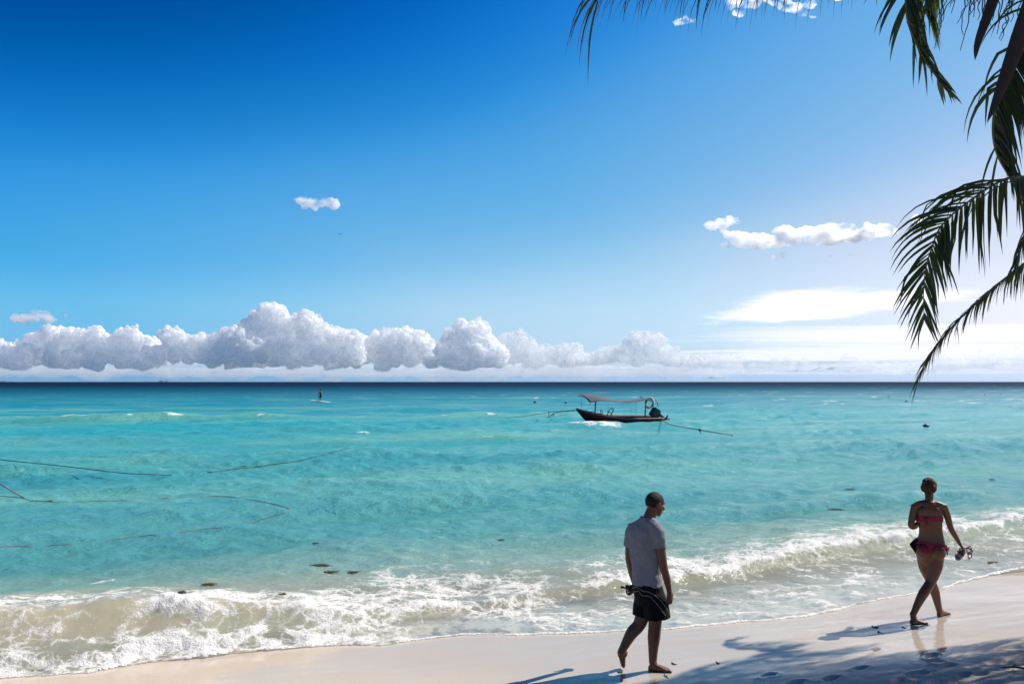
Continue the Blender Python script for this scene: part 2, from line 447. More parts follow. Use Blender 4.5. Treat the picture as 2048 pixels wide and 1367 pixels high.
def sea_material():
    m = NT('sea_water')
    A = lambda n: m.n('Attribute', attribute_name=n).outputs['Fac']
    foam, depth, sea, silt_glow = A('foam'), A('depth'), A('seaward'), A('silt_glow')
    geo = m.n('NewGeometry')
    pos = geo.outputs['Position']
    rot = m.n('VectorRotate', {'Vector': pos, 'Angle': -SH}, rotation_type='Z_AXIS').outputs[0]
    # body colour by distance from the shore
    lg = m.math('LOGARITHM', m.math('MAXIMUM', sea, 5.0), 10.0)
    wv = m.noise(m.n('Mapping', {'Vector': rot, 'Scale': (.035, .12, .1)}).outputs[0], 1.0, 4, .6)
    lg2 = m.math('ADD', lg, m.math('MULTIPLY', m.math('SUBTRACT', wv, .5), .22))
    fac = m.mapr(lg2, 0.9, 3.3, 0, 1, smooth=False)
    def P(s): return (math.log10(s) - .9) / 2.4
    body = m.ramp(fac, [(P(8.2), (.54, .49, .39)), (P(10.9), (.39, .36, .245)), (P(12.6), (.24, .38, .32)), (P(15), (.090, .315, .315)), (P(28), (.062, .33, .345)),
                        (P(55), (.034, .355, .39)), (P(110), (.004, .215, .28)), (P(260), (.0, .090, .145)), (P(560), (.0, .018, .052)), (P(1000), (.0, .006, .028))])
    # along-shore bands: dark wave troughs painted into the colour, then paler water
    br1 = m.noise(m.n('Mapping', {'Vector': rot, 'Scale': (.075, .42, .1)}).outputs[0], 1.0, 5, .62, .6)
    br2 = m.noise(m.n('Mapping', {'Vector': rot, 'Scale': (.030, .16, .1), 'Location': (7, 3, 0)}).outputs[0], 1.0, 4, .6, .4)
    trough_tone = m.math('MULTIPLY', m.mapr(br1, .70, .30), m.math('MULTIPLY', m.mapr(sea, 13, 18), m.mapr(sea, 260, 90)))
    body = m.mixc(m.math('MULTIPLY', trough_tone, .36), body, (.010, .19, .27))
    pale_band = m.math('MULTIPLY', m.mapr(br2, .50, .70), m.mapr(sea, 200, 40))
    body = m.mixc(m.math('MULTIPLY', pale_band, .55), body, (.17, .44, .37))
    body = m.mixc(m.math('MULTIPLY', silt_glow, .75), body, (.14, .40, .31))
    # ripples
    mp1 = m.n('Mapping', {'Vector': rot, 'Scale': (1.0, 1.9, 1.0)}).outputs[0]
    b1 = m.noise(mp1, 2.2, 3, .6, .4)
    b2 = m.noise(mp1, 7.5, 3, .6, .6)
    b3 = m.noise(m.n('Mapping', {'Vector': rot, 'Scale': (.25, .7, 1.0)}).outputs[0], 1.0, 4, .6, .3)
    b4 = m.noise(mp1, 24.0, 2, .6, .3)
    hgt = m.math('ADD', m.math('ADD', m.math('MULTIPLY', b1, .15), m.math('MULTIPLY', b2, .060)), m.math('MULTIPLY', b3, .34))
    hgt = m.math('ADD', hgt, m.math('MULTIPLY', b4, .018))
    shal = m.mapr(sea, 9.5, 13.5, .09, 1.0)
    bmp = m.n('Bump', {'Height': hgt, 'Strength': shal, 'Distance': 1.0}).outputs[0]
    # foam lace
    wn = m.noise(pos, 1.7, 3, .6, 0, 1)
    wpos = m.n('VectorMath', {0: pos, 1: m.n('VectorMath', {0: wn, 'Scale': .55}, operation='SCALE').outputs[0]}, operation='ADD').outputs[0]
    def lace(scale, wd):
        v = m.n('TexVoronoi', {'Vector': wpos, 'Scale': scale}, feature='DISTANCE_TO_EDGE').outputs['Distance']
        return m.mapr(v, 0.0, wd, 1.0, 0.0)
    l1, l2 = lace(2.6, .16), lace(7.0, .22)
    nz = m.noise(wpos, 9, 5, .7)
    nz2 = m.noise(pos, 38, 3, .6)
    la = m.math('MAXIMUM', l1, m.math('MULTIPLY', l2, .75))
    v = m.math('ADD', m.math('MULTIPLY', foam, 1.05), m.math('MULTIPLY', m.math('SUBTRACT', la, .42), .34))
    v = m.math('ADD', v, m.math('MULTIPLY', m.math('SUBTRACT', nz, .5), .75))
    v = m.math('ADD', v, m.math('MULTIPLY', m.math('SUBTRACT', nz2, .5), .60))
    fm = m.mapr(v, .38, .84)
    fm = m.math('MULTIPLY', fm, m.mapr(foam, .02, .16))
    # shaders
    up = m.n('CombineXYZ', {'Z': 1.0}).outputs[0]
    fn = m.n('VectorMath', {0: m.n('VectorMath', {0: bmp, 'Scale': .55}, operation='SCALE').outputs[0], 1: m.n('VectorMath', {0: up, 'Scale': .45}, operation='SCALE').outputs[0]}, operation='ADD').outputs[0]
    fn = m.n('VectorMath', {0: fn}, operation='NORMALIZE').outputs[0]
    dif = m.n('BsdfDiffuse', {'Color': body, 'Normal': fn}).outputs[0]
    trans = m.n('BsdfTranslucent', {'Color': body}).outputs[0]
    bodys = m.mixs(.22, dif, trans)
    clr = m.n('BsdfTransparent', {'Color': (.93, .97, .95, 1)}).outputs[0]
    opa = m.math('SUBTRACT', 1.0, m.math('POWER', 2.718, m.math('MULTIPLY', depth, -4.2)))
    base = m.mixs(opa, clr, bodys)
    rg = m.mapr(lg, 1.1, 2.6, .06, .26, smooth=False)
    glo = m.n('BsdfGlossy', {'Color': (1, 1, 1, 1), 'Roughness': rg, 'Normal': bmp}).outputs[0]
    fr = m.n('Fresnel', {'IOR': 1.33, 'Normal': bmp}).outputs[0]
    cap = m.mapr(lg, 1.5, 2.5, .62, .07, smooth=False)
    fr = m.math('MINIMUM', fr, cap)
    wat = m.mixs(fr, base, glo)
    fb = m.n('Bump', {'Height': m.math('ADD', nz, m.math('MULTIPLY', nz2, .5)), 'Strength': .7, 'Distance': .05}).outputs[0]
    fd = m.n('BsdfDiffuse', {'Color': (.86, .86, .84, 1), 'Normal': fb}).outputs[0]
    ft = m.n('BsdfTranslucent', {'Color': (.86, .86, .84, 1), 'Normal': fb}).outputs[0]
    fs = m.mixs(.3, fd, ft)
    return m.surf(m.mixs(m.math('MULTIPLY', fm, .84), wat, fs))

def build_sand():
    sa = np.unique(np.concatenate([[-3000, -900, -400, -200, -100, -60, -30, -18], np.arange(-12, 4, .35), np.arange(4, 9.6, .028), np.arange(9.6, 16, .12), np.arange(16, 60, 2), [80, 120, 300, 1000, 5000, 27000]]))
    ua = np.unique(np.concatenate([[-27000, -6000, -1500, -500, -200, -100, -60, -30], np.arange(-20, -7, .4), np.arange(-7, 13, .032), np.arange(13, 34, .5), [45, 70, 120, 300, 900, 5000, 30000]]))
    u, s = np.meshgrid(ua, sa)
    z = zsand(u, s)
    fine = sstep(9.2, 8.0, s) * sstep(-3, 3.5, s)
    dry = sstep(6.75, 6.2, s + .25 * fbm(u * .7, s * .8, 3, 91))
    # ripples and scuffs in the drier sand
    z += fine * dry * (.006 * fbm(u * 2.2, s * 3.4, 4, 92) + .0035 * fbm(u * 9, s * 12, 3, 93))
    z += fine * (1 - dry) * .0025 * fbm(u * 1.5, s * 5, 3, 94)
    # footprints
    for (px, py, ang, sc) in FOOTPRINTS:
        p = gsand(px, py); uc, s0 = to_us(p.x, p.y)
        a = R(ang); ca, sa_ = math.cos(a), math.sin(a)
        du, dv = (u - uc), (s - s0)
        x = (du * ca + dv * sa_) / sc; y = (-du * sa_ + dv * ca) / sc
        wd = .042 + .010 * np.tanh(x * 14)
        q = (x / .125) ** 2 + (y / wd) ** 2
        z += np.where(q < 9, -.026 * np.exp(-q ** 2 * .9) + .012 * np.exp(-((np.sqrt(q) - 1.35) / .28) ** 2), 0)
    x, y = to_xy(u, s)
    me = np_mesh('beach', np.stack([x, y, z], -1).reshape(-1, 3), grid_faces(len(sa), len(ua)))
    e = s - edge_s(u)
    wet = sstep(-2.7, -1.3, e + .22 * fbm(u * .5, s * .6, 3, 95)) 
    k_ = sstep(.2, 3.2, u + .4 * fbm(u * .4, s * .5, 3, 96))
    wet = wet * (k_ + (1 - k_) * sstep(-1.9, -.7, e) * .8)
    attr(me, 'under', sstep(-.15, .35, e) * sstep(5, 2, e))  # mask for the painted caustic brightening of the sand
    attr(me, 'wet', np.clip(wet, 0, 1))
    return me
FOOTPRINTS = [(1535, 1350, 15, .8), (1860, 1311, 20, 1), (1835, 1345, 5, 1.1), (1893, 1332, 20, 1), (1925, 1350, 25, .9), (1790, 1362, 20, 1), (1718, 1335, 10, .8), (1985, 1322, 15, 1),
              (2028, 1318, 5, 1), (1750, 1300, 30, .7), (1660, 1356, 12, .9), (1960, 1346, 10, .9), (1590, 1364, 12, .9), (1870, 1364, 8, 1), (2040, 1345, 12, 1)]

def sand_material():
    m = NT('beach_sand')
    wet = m.n('Attribute', attribute_name='wet').outputs['Fac']
    pos = m.n('NewGeometry').outputs['Position']
    n1 = m.noise(pos, .9, 5, .6); n2 = m.noise(pos, 26, 5, .65); n3 = m.noise(pos, 320, 2, .6)
    strk = m.noise(m.n('Mapping', {'Vector': m.n('VectorRotate', {'Vector': pos, 'Angle': -SH - .12}, rotation_type='Z_AXIS').outputs[0], 'Scale': (.5, 4.5, 1)}).outputs[0], 1.3, 4, .6)
    dry = m.mixc(n1, (.46, .40, .315), (.55, .48, .385))
    dry = m.mixc(m.math('MULTIPLY', m.mapr(n3, .35, .7), .28), dry, (.34, .29, .23))
    dry = m.mixc(m.math('MULTIPLY', m.mapr(n2, .58, .75), .18), dry, (.31, .27, .22))
    wetc = m.mixc(strk, (.455, .375, .290), (.53, .45, .355))
    col = m.mixc(wet, dry, wetc)
    caustic_tint = m.n('Attribute', attribute_name='under').outputs['Fac']
    col = m.mixc(caustic_tint, col, (.74, .66, .57))  # paler below the wash: light focused by thin water, painted into the sand
    hgt = m.math('ADD', m.math('MULTIPLY', n3, .0022), m.math('MULTIPLY', n2, .006))
    str_ = m.mapr(wet, 0, 1, .9, .10)
    bmp = m.n('Bump', {'Height': hgt, 'Strength': str_, 'Distance': 1.0}).outputs[0]
    base = m.n('BsdfDiffuse', {'Color': col, 'Normal': bmp, 'Roughness': .4}).outputs[0]
    b2 = m.n('Bump', {'Height': m.math('ADD', m.math('MULTIPLY', strk, .014), m.math('MULTIPLY', n2, .0012)), 'Strength': .22, 'Distance': 1.0}).outputs[0]
    glo = m.n('BsdfGlossy', {'Color': (1, 1, 1, 1), 'Roughness': .07, 'Normal': b2}).outputs[0]
    fr = m.n('Fresnel', {'IOR': 1.33}).outputs[0]
    sheen = m.math('MULTIPLY', m.math('MULTIPLY', fr, wet), m.mapr(strk, .25, .65, .75, 1.3))
    return m.surf(m.mixs(sheen, base, glo))

tag(link('sea', build_sea(), sea_material()), kind='structure')
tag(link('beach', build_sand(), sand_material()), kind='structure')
# ------------------------------------------------------------------ clouds (solid puffy bodies kilometres away, lit by the same sun)
_g3 = np.random.RandomState(5).normal(size=(256, 3)); _g3 /= np.linalg.norm(_g3, axis=1)[:, None]
def noise3(p, seed=0):
    p = p + seed * 13.7
    i = np.floor(p).astype(int); f = p - i
    w_ = f**3 * (f * (f * 6 - 15) + 10)
    r = 0
    for dx in (0, 1):
        for dy in (0, 1):
            for dz in (0, 1):
                h = _perm[_perm[_perm[(i[:, 0] + dx) & 255] + ((i[:, 1] + dy) & 255)] + ((i[:, 2] + dz) & 255)]
                d = (_g3[h] * (f - np.array((dx, dy, dz)))).sum(1)
                r = r + d * (w_[:, 0] if dx else 1 - w_[:, 0]) * (w_[:, 1] if dy else 1 - w_[:, 1]) * (w_[:, 2] if dz else 1 - w_[:, 2])
    return r * 1.5

def cloud_material(name, dens, aniso=.2, ragged=None, col=(1, 1, 1, 1), shell=0):
    """white water droplets; ragged = (noise scale, threshold low, high) for torn thin cloud"""
    m = NT(name)
    v = m.n('VolumePrincipled', {'Color': col, 'Density': dens, 'Anisotropy': aniso})
    if ragged:
        pos = m.n('NewGeometry').outputs['Position']
        q = m.n('Mapping', {'Vector': pos, 'Scale': (1, 1, 1.7)}).outputs[0]
        n = m.noise(q, ragged[0], 5, .62, .3)
        d = m.math('MULTIPLY', m.mapr(n, ragged[1], ragged[2]), dens)
        m.t.links.new(d, v.inputs['Density'])
    m.t.links.new(v.outputs[0], m.out.inputs['Volume'])
    if shell:
        # the dense outer droplets: a partly see-through skin that thins out along the rim
        pos = m.n('NewGeometry').outputs['Position']
        nf = m.noise(pos, .016, 5, .62)
        nm = m.noise(pos, .005, 4, .6)
        fac = m.n('LayerWeight', {'Blend': .5}).outputs['Facing']
        core = m.math('ADD', m.math('SUBTRACT', 1.0, fac), m.math('MULTIPLY', m.math('SUBTRACT', nf, .5), .5))
        al = m.math('MULTIPLY', m.mapr(core, .06, .75), shell)
        bp = m.n('Bump', {'Height': m.math('ADD', nf, m.math('MULTIPLY', nm, 1.5)), 'Strength': .5, 'Distance': 40.0}).outputs[0]
        df = m.n('BsdfDiffuse', {'Color': (1, 1, 1, 1), 'Normal': bp}).outputs[0]
        tl = m.n('BsdfTranslucent', {'Color': (1, 1, 1, 1), 'Normal': bp}).outputs[0]
        m.surf(m.mixs(al, m.n('BsdfTransparent').outputs[0], m.mixs(.45, df, tl)))
    return m.m

THIN = .75
def cloud(name, lumps, D, mat, label, seed, depth=.6, flat=1.0, kids=(15, 9), voxel=1.3, disp=1.0, group=None, base=None):
    """lumps: (px, py, radius in px of the photograph) at distance D"""
    rs = np.random.RandomState(seed)
    mpp = D / FPX
    sph = []
    for px, py, r in lumps:
        c = np.array(at(px, py, D)); rr = r * mpp
        c[1] += rs.uniform(-.5, .5) * rr * depth
        sph.append((c, rr))
        for _ in range(kids[0]):
            a = rs.uniform(0, 6.28); e = math.asin(rs.uniform(-.15, 1))
            d = np.array((math.cos(a) * math.cos(e), math.sin(a) * math.cos(e) * depth, math.sin(e) * flat))
            r1 = rr * rs.uniform(.22, .5)
            c1 = c + d * (rr * .86)
            sph.append((c1, r1))
            for _ in range(kids[1]):
                a = rs.uniform(0, 6.28); e = math.asin(rs.uniform(-.2, 1))
                d = np.array((math.cos(a) * math.cos(e), math.sin(a) * math.cos(e), math.sin(e) * flat))
                sph.append((c1 + d * r1 * .85, r1 * rs.uniform(.2, .46)))
    bm = bmesh.new()
    t0 = bpy.data.meshes.new('puff'); b0 = bmesh.new(); bmesh.ops.create_icosphere(b0, subdivisions=2, radius=1); b0.to_mesh(t0); b0.free()
    iv = np.array([v.co[:] for v in t0.vertices]); ifc = np.array([p.vertices[:] for p in t0.polygons])
    V = np.concatenate([iv * np.array((r, r, r * flat)) + c for c, r in sph])
    F = np.concatenate([ifc + k * len(iv) for k in range(len(sph))])
    o0 = np.array(V.mean(0))
    V[:, 1] = o0[1] + (V[:, 1] - o0[1]) * THIN
    me = np_mesh('puffs', V - o0, F)
    tmp = bpy.data.objects.new('tmp', me); COL.objects.link(tmp)
    md = tmp.modifiers.new('r', 'REMESH'); md.mode = 'VOXEL'; md.voxel_size = voxel * mpp
    dg = bpy.context.evaluated_depsgraph_get()
    m2 = bpy.data.meshes.new_from_object(tmp.evaluated_get(dg))
    bpy.data.objects.remove(tmp); bpy.data.meshes.remove(me)
    n = len(m2.vertices)
    co = np.empty(n * 3, np.float32); m2.vertices.foreach_get('co', co); co = co.reshape(-1, 3).astype(float)
    no = np.empty(n * 3, np.float32); m2.vertices.foreach_get('normal', no); no = no.reshape(-1, 3)
    L = 16 * mpp
    dsp = 0; a = 1.0; f = 1 / (L * 2.2)
    for k in range(5):
        dsp = dsp + a * (np.abs(noise3(co * f, seed + k)) - .25); a *= .55; f *= 2.0
    co += no * (dsp * L * .60 * disp)[:, None]
    if base is not None:
        zb = at(1024, base, D).z - o0[2]
        zb = zb + 14 * mpp * (noise3(co / (60 * mpp), 9) + .3 * noise3(co / (16 * mpp), 19))
        co[:, 2] = np.where(co[:, 2] < zb, zb + (co[:, 2] - zb) * .08, co[:, 2])
    m2.vertices.foreach_set('co', (co).astype(np.float32).ravel())
    m2.name = name
    ob = link(name, m2, mat)
    ob.location = o0
    tag(ob, label, 'cloud', group)
    return ob

CU = cloud_material('cumulus', .05, .75, shell=.60)
CU2 = cloud_material('cumulus_hazy', .008, .5, shell=.34)
CU3 = cloud_material('cumulus_faint', .0045, .5, shell=.16)
SMALL = cloud_material('small_cloud', .05, .6, ragged=(.0065, .37, .70))
GB = 'cumulus clouds along the horizon'
def row(x0, x1, tops, base=722, seed=0):
    """fill under a skyline of (px, py) with lumps"""
    rs = np.random.RandomState(seed); L = []
    xs = [t[0] for t in tops]; ys = [t[1] for t in tops]
    x = x0
    while x < x1:
        top = np.interp(x, xs, ys) + rs.uniform(-2, 5)
        top = top + (base - 12 - top) * max(0, 1 - min(x - x0, x1 - x) / 16) ** 2
        r = rs.uniform(13, 24)
        y = top + r
        L.append((x, y, r))
        while y < base - 14:
            y += r * rs.uniform(.7, 1.0); L.append((x + rs.uniform(-8, 8), y, r * rs.uniform(.9, 1.25)))
        x += r * rs.uniform(.75, 1.15)
    return L
cloud('cumulus_cloud', row(-70, 142, [(-60, 690), (-10, 668), (10, 690), (70, 668), (100, 642), (118, 655), (125, 700)], seed=1), 9800, CU, 'puffy white cumulus at the far left edge of the horizon cloud bank', 1, group=GB, base=733)
cloud('cumulus_cloud', row(100, 345, [(118, 668), (135, 655), (190, 655), (215, 668), (265, 650), (290, 668), (318, 690)], seed=2), 9600, CU, 'broad greyish cumulus with a lumpy level top, second from the left in the bank', 2, group=GB, base=737)
cloud('cumulus_cloud', row(292, 525, [(312, 685), (340, 652), (355, 655), (380, 672), (420, 668), (470, 650), (500, 680)], seed=3), 9000, CU, 'cumulus with a white knob on its left shoulder just left of the tallest cloud', 3, group=GB, base=739)
T = row(462, 722, [(478, 660), (500, 630), (518, 612), (538, 600), (556, 610), (575, 630), (590, 634), (612, 618), (634, 634), (650, 646), (700, 662)], seed=4)
cloud('cumulus_cloud', T, 9200, CU, 'tallest towering white cumulus with two heads in the horizon bank', 4, group=GB, base=735)
cloud('cumulus_cloud', row(668, 892, [(690, 672), (720, 665), (750, 660), (790, 656), (835, 656), (872, 690)], seed=5), 9500, CU, 'long white cumulus with an even top right of the two-headed tower', 5, group=GB, base=737)
cloud('cumulus_cloud', row(862, 1012, [(872, 690), (890, 672), (915, 648), (935, 634), (955, 640), (970, 664), (992, 690)], seed=6), 9300, CU, 'single peaked cumulus tower near the middle of the horizon', 6, group=GB, base=734)
cloud('cumulus_cloud', row(966, 1200, [(985, 680), (1010, 664), (1032, 656), (1055, 672), (1080, 690), (1110, 688), (1140, 682), (1175, 715)], seed=7), 9900, CU2, 'hazy white cumulus behind the boat canopy, sloping down to the right', 7, group=GB, base=729)
cloud('cumulus_cloud', row(1150, 1390, [(1170, 705), (1200, 698), (1240, 690), (1262, 668), (1285, 657), (1310, 664), (1330, 684), (1365, 712)], seed=8), 9700, CU2, 'pale cumulus with a rounded peak just right above the boat', 8, group=GB, base=727)
cloud('cumulus_cloud', row(1372, 1475, [(1372, 722), (1400, 706), (1438, 700), (1475, 722)], seed=9), 10500, CU3, 'low pair of faint cumulus knobs right of the rounded peak', 9, group=GB, base=740, voxel=1.8)
cloud('cumulus_cloud', row(1480, 2120, [(1480, 728), (1560, 716), (1640, 726), (1720, 714), (1800, 726), (1880, 712), (1960, 700), (2060, 690), (2120, 700)], seed=10), 11000, CU3, 'long faint row of low cumulus in the white glare at right', 10, group=GB, base=740, voxel=2.2, kids=(6, 4))
cloud('cumulus_cloud', row(-80, 1440, [(-80, 722), (0, 716), (60, 728), (130, 718), (230, 730), (300, 716), (390, 728), (480, 718), (560, 730), (650, 716), (740, 728), (800, 720), (880, 730), (980, 716), (1060, 728), (1150, 720), (1240, 730), (1340, 720), (1440, 734)], base=756, seed=21), 12500, CU3, 'faint low row of hazy cloud under the main horizon bank, left of the glare', 21, group=GB, base=754, voxel=2.4, kids=(6, 4))
# loose clouds
cloud('small_cloud', [(600, 402, 13), (622, 408, 12), (640, 410, 10), (655, 405, 12), (668, 410, 11), (610, 412, 9), (630, 414, 9)], 6500, SMALL, 'small lone white cloud high in the blue sky at left', 11, flat=.75, voxel=1.2)
cloud('small_cloud', [(30, 636, 14), (60, 634, 17), (88, 628, 15), (100, 640, 12), (45, 642, 13), (130, 632, 6)], 7600, SMALL, 'soft grey cloud floating above the left end of the cloud bank', 12, flat=.7, voxel=1.2)
cloud('small_cloud', [(1420, 452, 15), (1440, 447, 18), (1462, 441, 14), (1475, 446, 8), (1458, 470, 17), (1478, 478, 22), (1500, 482, 27), (1528, 484, 28), (1555, 480, 28), (1580, 478, 30), (1605, 473, 31), (1630, 472, 30), (1655, 470, 30), (1680, 468, 29), (1705, 470, 26), (1735, 466, 25), (1760, 463, 24), (1780, 466, 16), (1450, 490, 12), (1545, 514, 10), (1562, 511, 9), (1660, 512, 6), (1700, 510, 7)], 6800, SMALL, 'long narrow bright white cloud left of the drooping palm fronds', 13, flat=.62, voxel=1.2)
cloud('small_cloud', [(1836, 442, 12), (1850, 446, 13), (1868, 450, 9), (1826, 448, 7)], 6800, SMALL, 'small white puff tucked beside the upper drooping palm frond', 14, flat=.7, voxel=1.2)
cloud('small_cloud', [(1360, 44, 12), (1375, 40, 11), (1386, 42, 7)], 5200, SMALL, 'tiny wisp of cloud under the leaflets along the top edge', 15, flat=.6, voxel=1.2)
cloud('small_cloud', [(1470, 5, 20), (1500, 10, 20), (1480, 25, 13), (1560, 2, 22), (1590, 15, 18), (1604, 28, 13), (1625, 34, 7), (1620, 8, 14), (1680, -8, 16), (1530, -5, 16), (1745, -4, 14)], 5200, SMALL, 'broken white cloud at the top edge behind palm leaflets', 16, flat=.55, voxel=1.3)

# thin layered cloud on the right and streaks near the horizon: level sheets, very thin for their width, seen at a low angle
def sheet_material(name, ell, sx, sy, lo, hi, amount, seed):
    """ell: mask ellipses (x, y, rx, ry) on the sheet, world metres"""
    m = NT(name)
    pos = m.n('NewGeometry').outputs['Position']
    mp = m.n('Mapping', {'Vector': pos, 'Scale': (1 / sx, 1 / sy, 1 / sx), 'Location': (seed * 3.1, seed * 1.7, 0)}).outputs[0]
    n1 = m.noise(mp, 1.0, 7, .58, .5)
    mask = None
    for (x, y, rx, ry) in ell:
        q = m.n('Mapping', {'Vector': pos, 'Location': (-x / rx, -y / ry, 0), 'Scale': (1 / rx, 1 / ry, 0)}).outputs[0]
        ln = m.n('VectorMath', {0: q}, operation='LENGTH').outputs['Value']
        v = m.mapr(ln, .25, 1.25, 1, 0)
        mask = v if mask is None else m.math('MAXIMUM', mask, v)
    v = m.math('ADD', n1, m.math('MULTIPLY', m.math('SUBTRACT', mask, 1.0), .62))
    al = m.math('MULTIPLY', m.mapr(v, lo, hi), amount)
    al = m.math('MULTIPLY', al, m.mapr(mask, 0.0, .12))
    t = m.n('BsdfTranslucent', {'Color': (.95, .95, .95, 1)}).outputs[0]
    d = m.n('BsdfDiffuse', {'Color': (.95, .95, .95, 1)}).outputs[0]
    return m.surf(m.mixs(al, m.n('BsdfTransparent').outputs[0], m.mixs(.35, t, d)))
def sheet(name, x0, x1, y0, y1, z, mat, label, kind=None, seed=1):
    xs = np.linspace(x0, x1, 70); ys = np.linspace(y0, y1, 70)
    X, Y = np.meshgrid(xs, ys)
    sc = (x1 - x0) * .12
    top = 22 + 30 * fbm(X / sc, Y / sc, 4, seed)
    a = np.stack([X, Y, z + top], -1).reshape(-1, 3)
    me = np_mesh(name, a, grid_faces(70, 70))
    return tag(link(name, me, mat), label, 'cloud', None, kind)
def gpx(px, py, z):
    p = gp(px, py, z); return p.x, p.y
def ellpx(x0, x1, y0, y1, z):
    """mask ellipse on a sheet at height z from the place it covers"""
    ym = (y0 + y1) / 2
    a = gp((x0 + x1) / 2, y0, z); b = gp((x0 + x1) / 2, y1, z); c = gp((x0 + x1) / 2, ym, z)
    yc = (a.y + b.y) / 2
    rx = (x1 - x0) / 2 / FPX * c.y
    return (((x0 + x1) / 2 - 1024) / FPX * c.y, yc, rx, (b.y - a.y) / 2)
ZS = 1500.0
E1 = [ellpx(1400, 1960, 552, 655, ZS)]
e = E1[0]
sheet('layer_cloud', e[0] - e[2] * 1.35, e[0] + e[2] * 1.35, e[1] - e[3] * 1.35, e[1] + e[3] * 1.5, ZS, sheet_material('layer_cloud', E1, 4200, 3600, .10, .40, .95, 1), 'large flat white cloud behind the two drooping palm fronds')
E2 = [ellpx(1180, 2700, 668, 726, 2600.0), ellpx(1290, 2700, 640, 690, 2600.0)]
xs_ = [e[0] for e in E2]
sheet('streak_cloud', -10000, 90000, 24000, 140000, 2600.0, sheet_material('streak_cloud', E2, 16000, 9000, 0, .42, .80, 2), 'wide milky streaks of cloud low over the sea at right', seed=2)
E3 = [(-3000, 30000, 42000, 34000), (-3000, 14000, 20000, 9000)]
sheet('low_cloud', -40000, 30000, 10900, 80000, 320.0, sheet_material('low_cloud', E3, 3600, 2600, .26, .66, .60, 3), 'flat grey streaks of cloud along the foot of the horizon bank', seed=3)


# haze slab added before the cloud bank to fade and blue its bases
bm = bmesh.new()
bmesh.ops.create_cube(bm, size=1)
bmesh.ops.scale(bm, vec=(22000, 1100, 1150), verts=bm.verts)
bmesh.ops.translate(bm, vec=(1200, 8150, 577), verts=bm.verts)
me = bpy.data.meshes.new('haze_slab'); bm.to_mesh(me); bm.free()
m = NT('blue_haze')
zz = m.n('SeparateXYZ', {0: m.n('NewGeometry').outputs['Position']}).outputs[2]
den = m.math('ADD', m.math('MULTIPLY', m.math('POWER', 2.718, m.math('DIVIDE', zz, -420.0)), 3.6e-4), m.math('MULTIPLY', m.math('POWER', 2.718, m.math('DIVIDE', zz, -75.0)), 3.5e-4))
m.t.links.new(m.n('VolumePrincipled', {'Color': (.58, .82, 1, 1), 'Density': den, 'Anisotropy': .3}).outputs[0], m.out.inputs['Volume'])
tag(link('haze_slab', me, m.m, smooth=False), 'pale blue haze slab added in front of the horizon clouds', 'haze_slab', None, 'stuff')
# ------------------------------------------------------------------ coconut palm reaching in from the right
def catmull(pts, n):
    P = [np.array(p, float) for p in pts]
    P = [2 * P[0] - P[1]] + P + [2 * P[-1] - P[-2]]
    out_ = []
    segs = len(P) - 3
    for i in range(n):
        t = i / (n - 1) * segs
        k = min(int(t), segs - 1); f = t - k
        a, b, c, d = P[k:k + 4]
        out_.append(.5 * ((2 * b) + (c - a) * f + (2 * a - 5 * b + 4 * c - d) * f * f + (3 * b - a - 3 * c + d) * f**3))
    return np.array(out_)
def nrm(v):
    return v / (np.linalg.norm(v) + 1e-12)
def tube(bm, pts, radii, seg=8, flat=1.0, mi=0, cap=True):
    """sweep rings along points; flat squashes the ring's second axis"""
    pts = [np.array(p, float) for p in pts]
    n = len(pts); rings = []
    t0 = nrm(pts[1] - pts[0])
    ref = np.array((0, 0, 1.0)) if abs(t0[2]) < .9 else np.array((1.0, 0, 0))
    a = nrm(np.cross(t0, ref))
    for i in range(n):
        t = nrm(pts[min(i + 1, n - 1)] - pts[max(i - 1, 0)])
        a = nrm(a - t * a.dot(t)); b = np.cross(t, a)
        r = radii[i] if hasattr(radii, '__len__') else radii
        rings.append([bm.verts.new(pts[i] + a * (r * math.cos(2 * math.pi * k / seg)) + b * (r * flat * math.sin(2 * math.pi * k / seg))) for k in range(seg)])
    for i in range(n - 1):
        for k in range(seg):
            f = bm.faces.new((rings[i][k], rings[i][(k + 1) % seg], rings[i + 1][(k + 1) % seg], rings[i + 1][k])); f.material_index = mi
    if cap:
        f = bm.faces.new(rings[0][::-1]); f.material_index = mi
        f = bm.faces.new(rings[-1]); f.material_index = mi
def bm_obj(name, bm, mats, parent=None, smooth=True, recalc=True):
    if recalc: bmesh.ops.recalc_face_normals(bm, faces=bm.faces)
    me = bpy.data.meshes.new(name); bm.to_mesh(me); bm.free()
    if not isinstance(mats, (list, tuple)): mats = [mats]
    o = link(name, me, None, parent, smooth)
    for m in mats: me.materials.append(m)
    return o

def leaf_mat():
    m = NT('palm_leaflet')
    pos = m.n('NewGeometry').outputs['Position']
    n = m.noise(pos, 2.3, 3, .6); n2 = m.noise(pos, 17, 3, .6)
    c = m.mixc(n, (.010, .022, .006), (.030, .040, .009))
    c = m.mixc(m.mapr(n2, .62, .78), c, (.075, .055, .016))
    d = m.n('BsdfPrincipled', {'Base Color': c, 'Roughness': .33, 'Specular IOR Level': .5}).outputs[0]
    t = m.n('BsdfTranslucent', {'Color': m.mixc(n, (.06, .12, .008), (.15, .14, .010))}).outputs[0]
    return m.surf(m.mixs(.36, d, t))
LEAF = leaf_mat()
RACH = simple_mat('palm_rachis', (.075, .062, .022), .5, .25, 9)
SPATH = simple_mat('palm_spathe', (.014, .009, .008), .85, .3, 7, .4, 40)
TWIG = simple_mat('palm_flower_twig', (.030, .022, .010), .7, .2, 10)
BARK = simple_mat('palm_bark', (.14, .115, .085), .85, .3, 6, .8, 25)

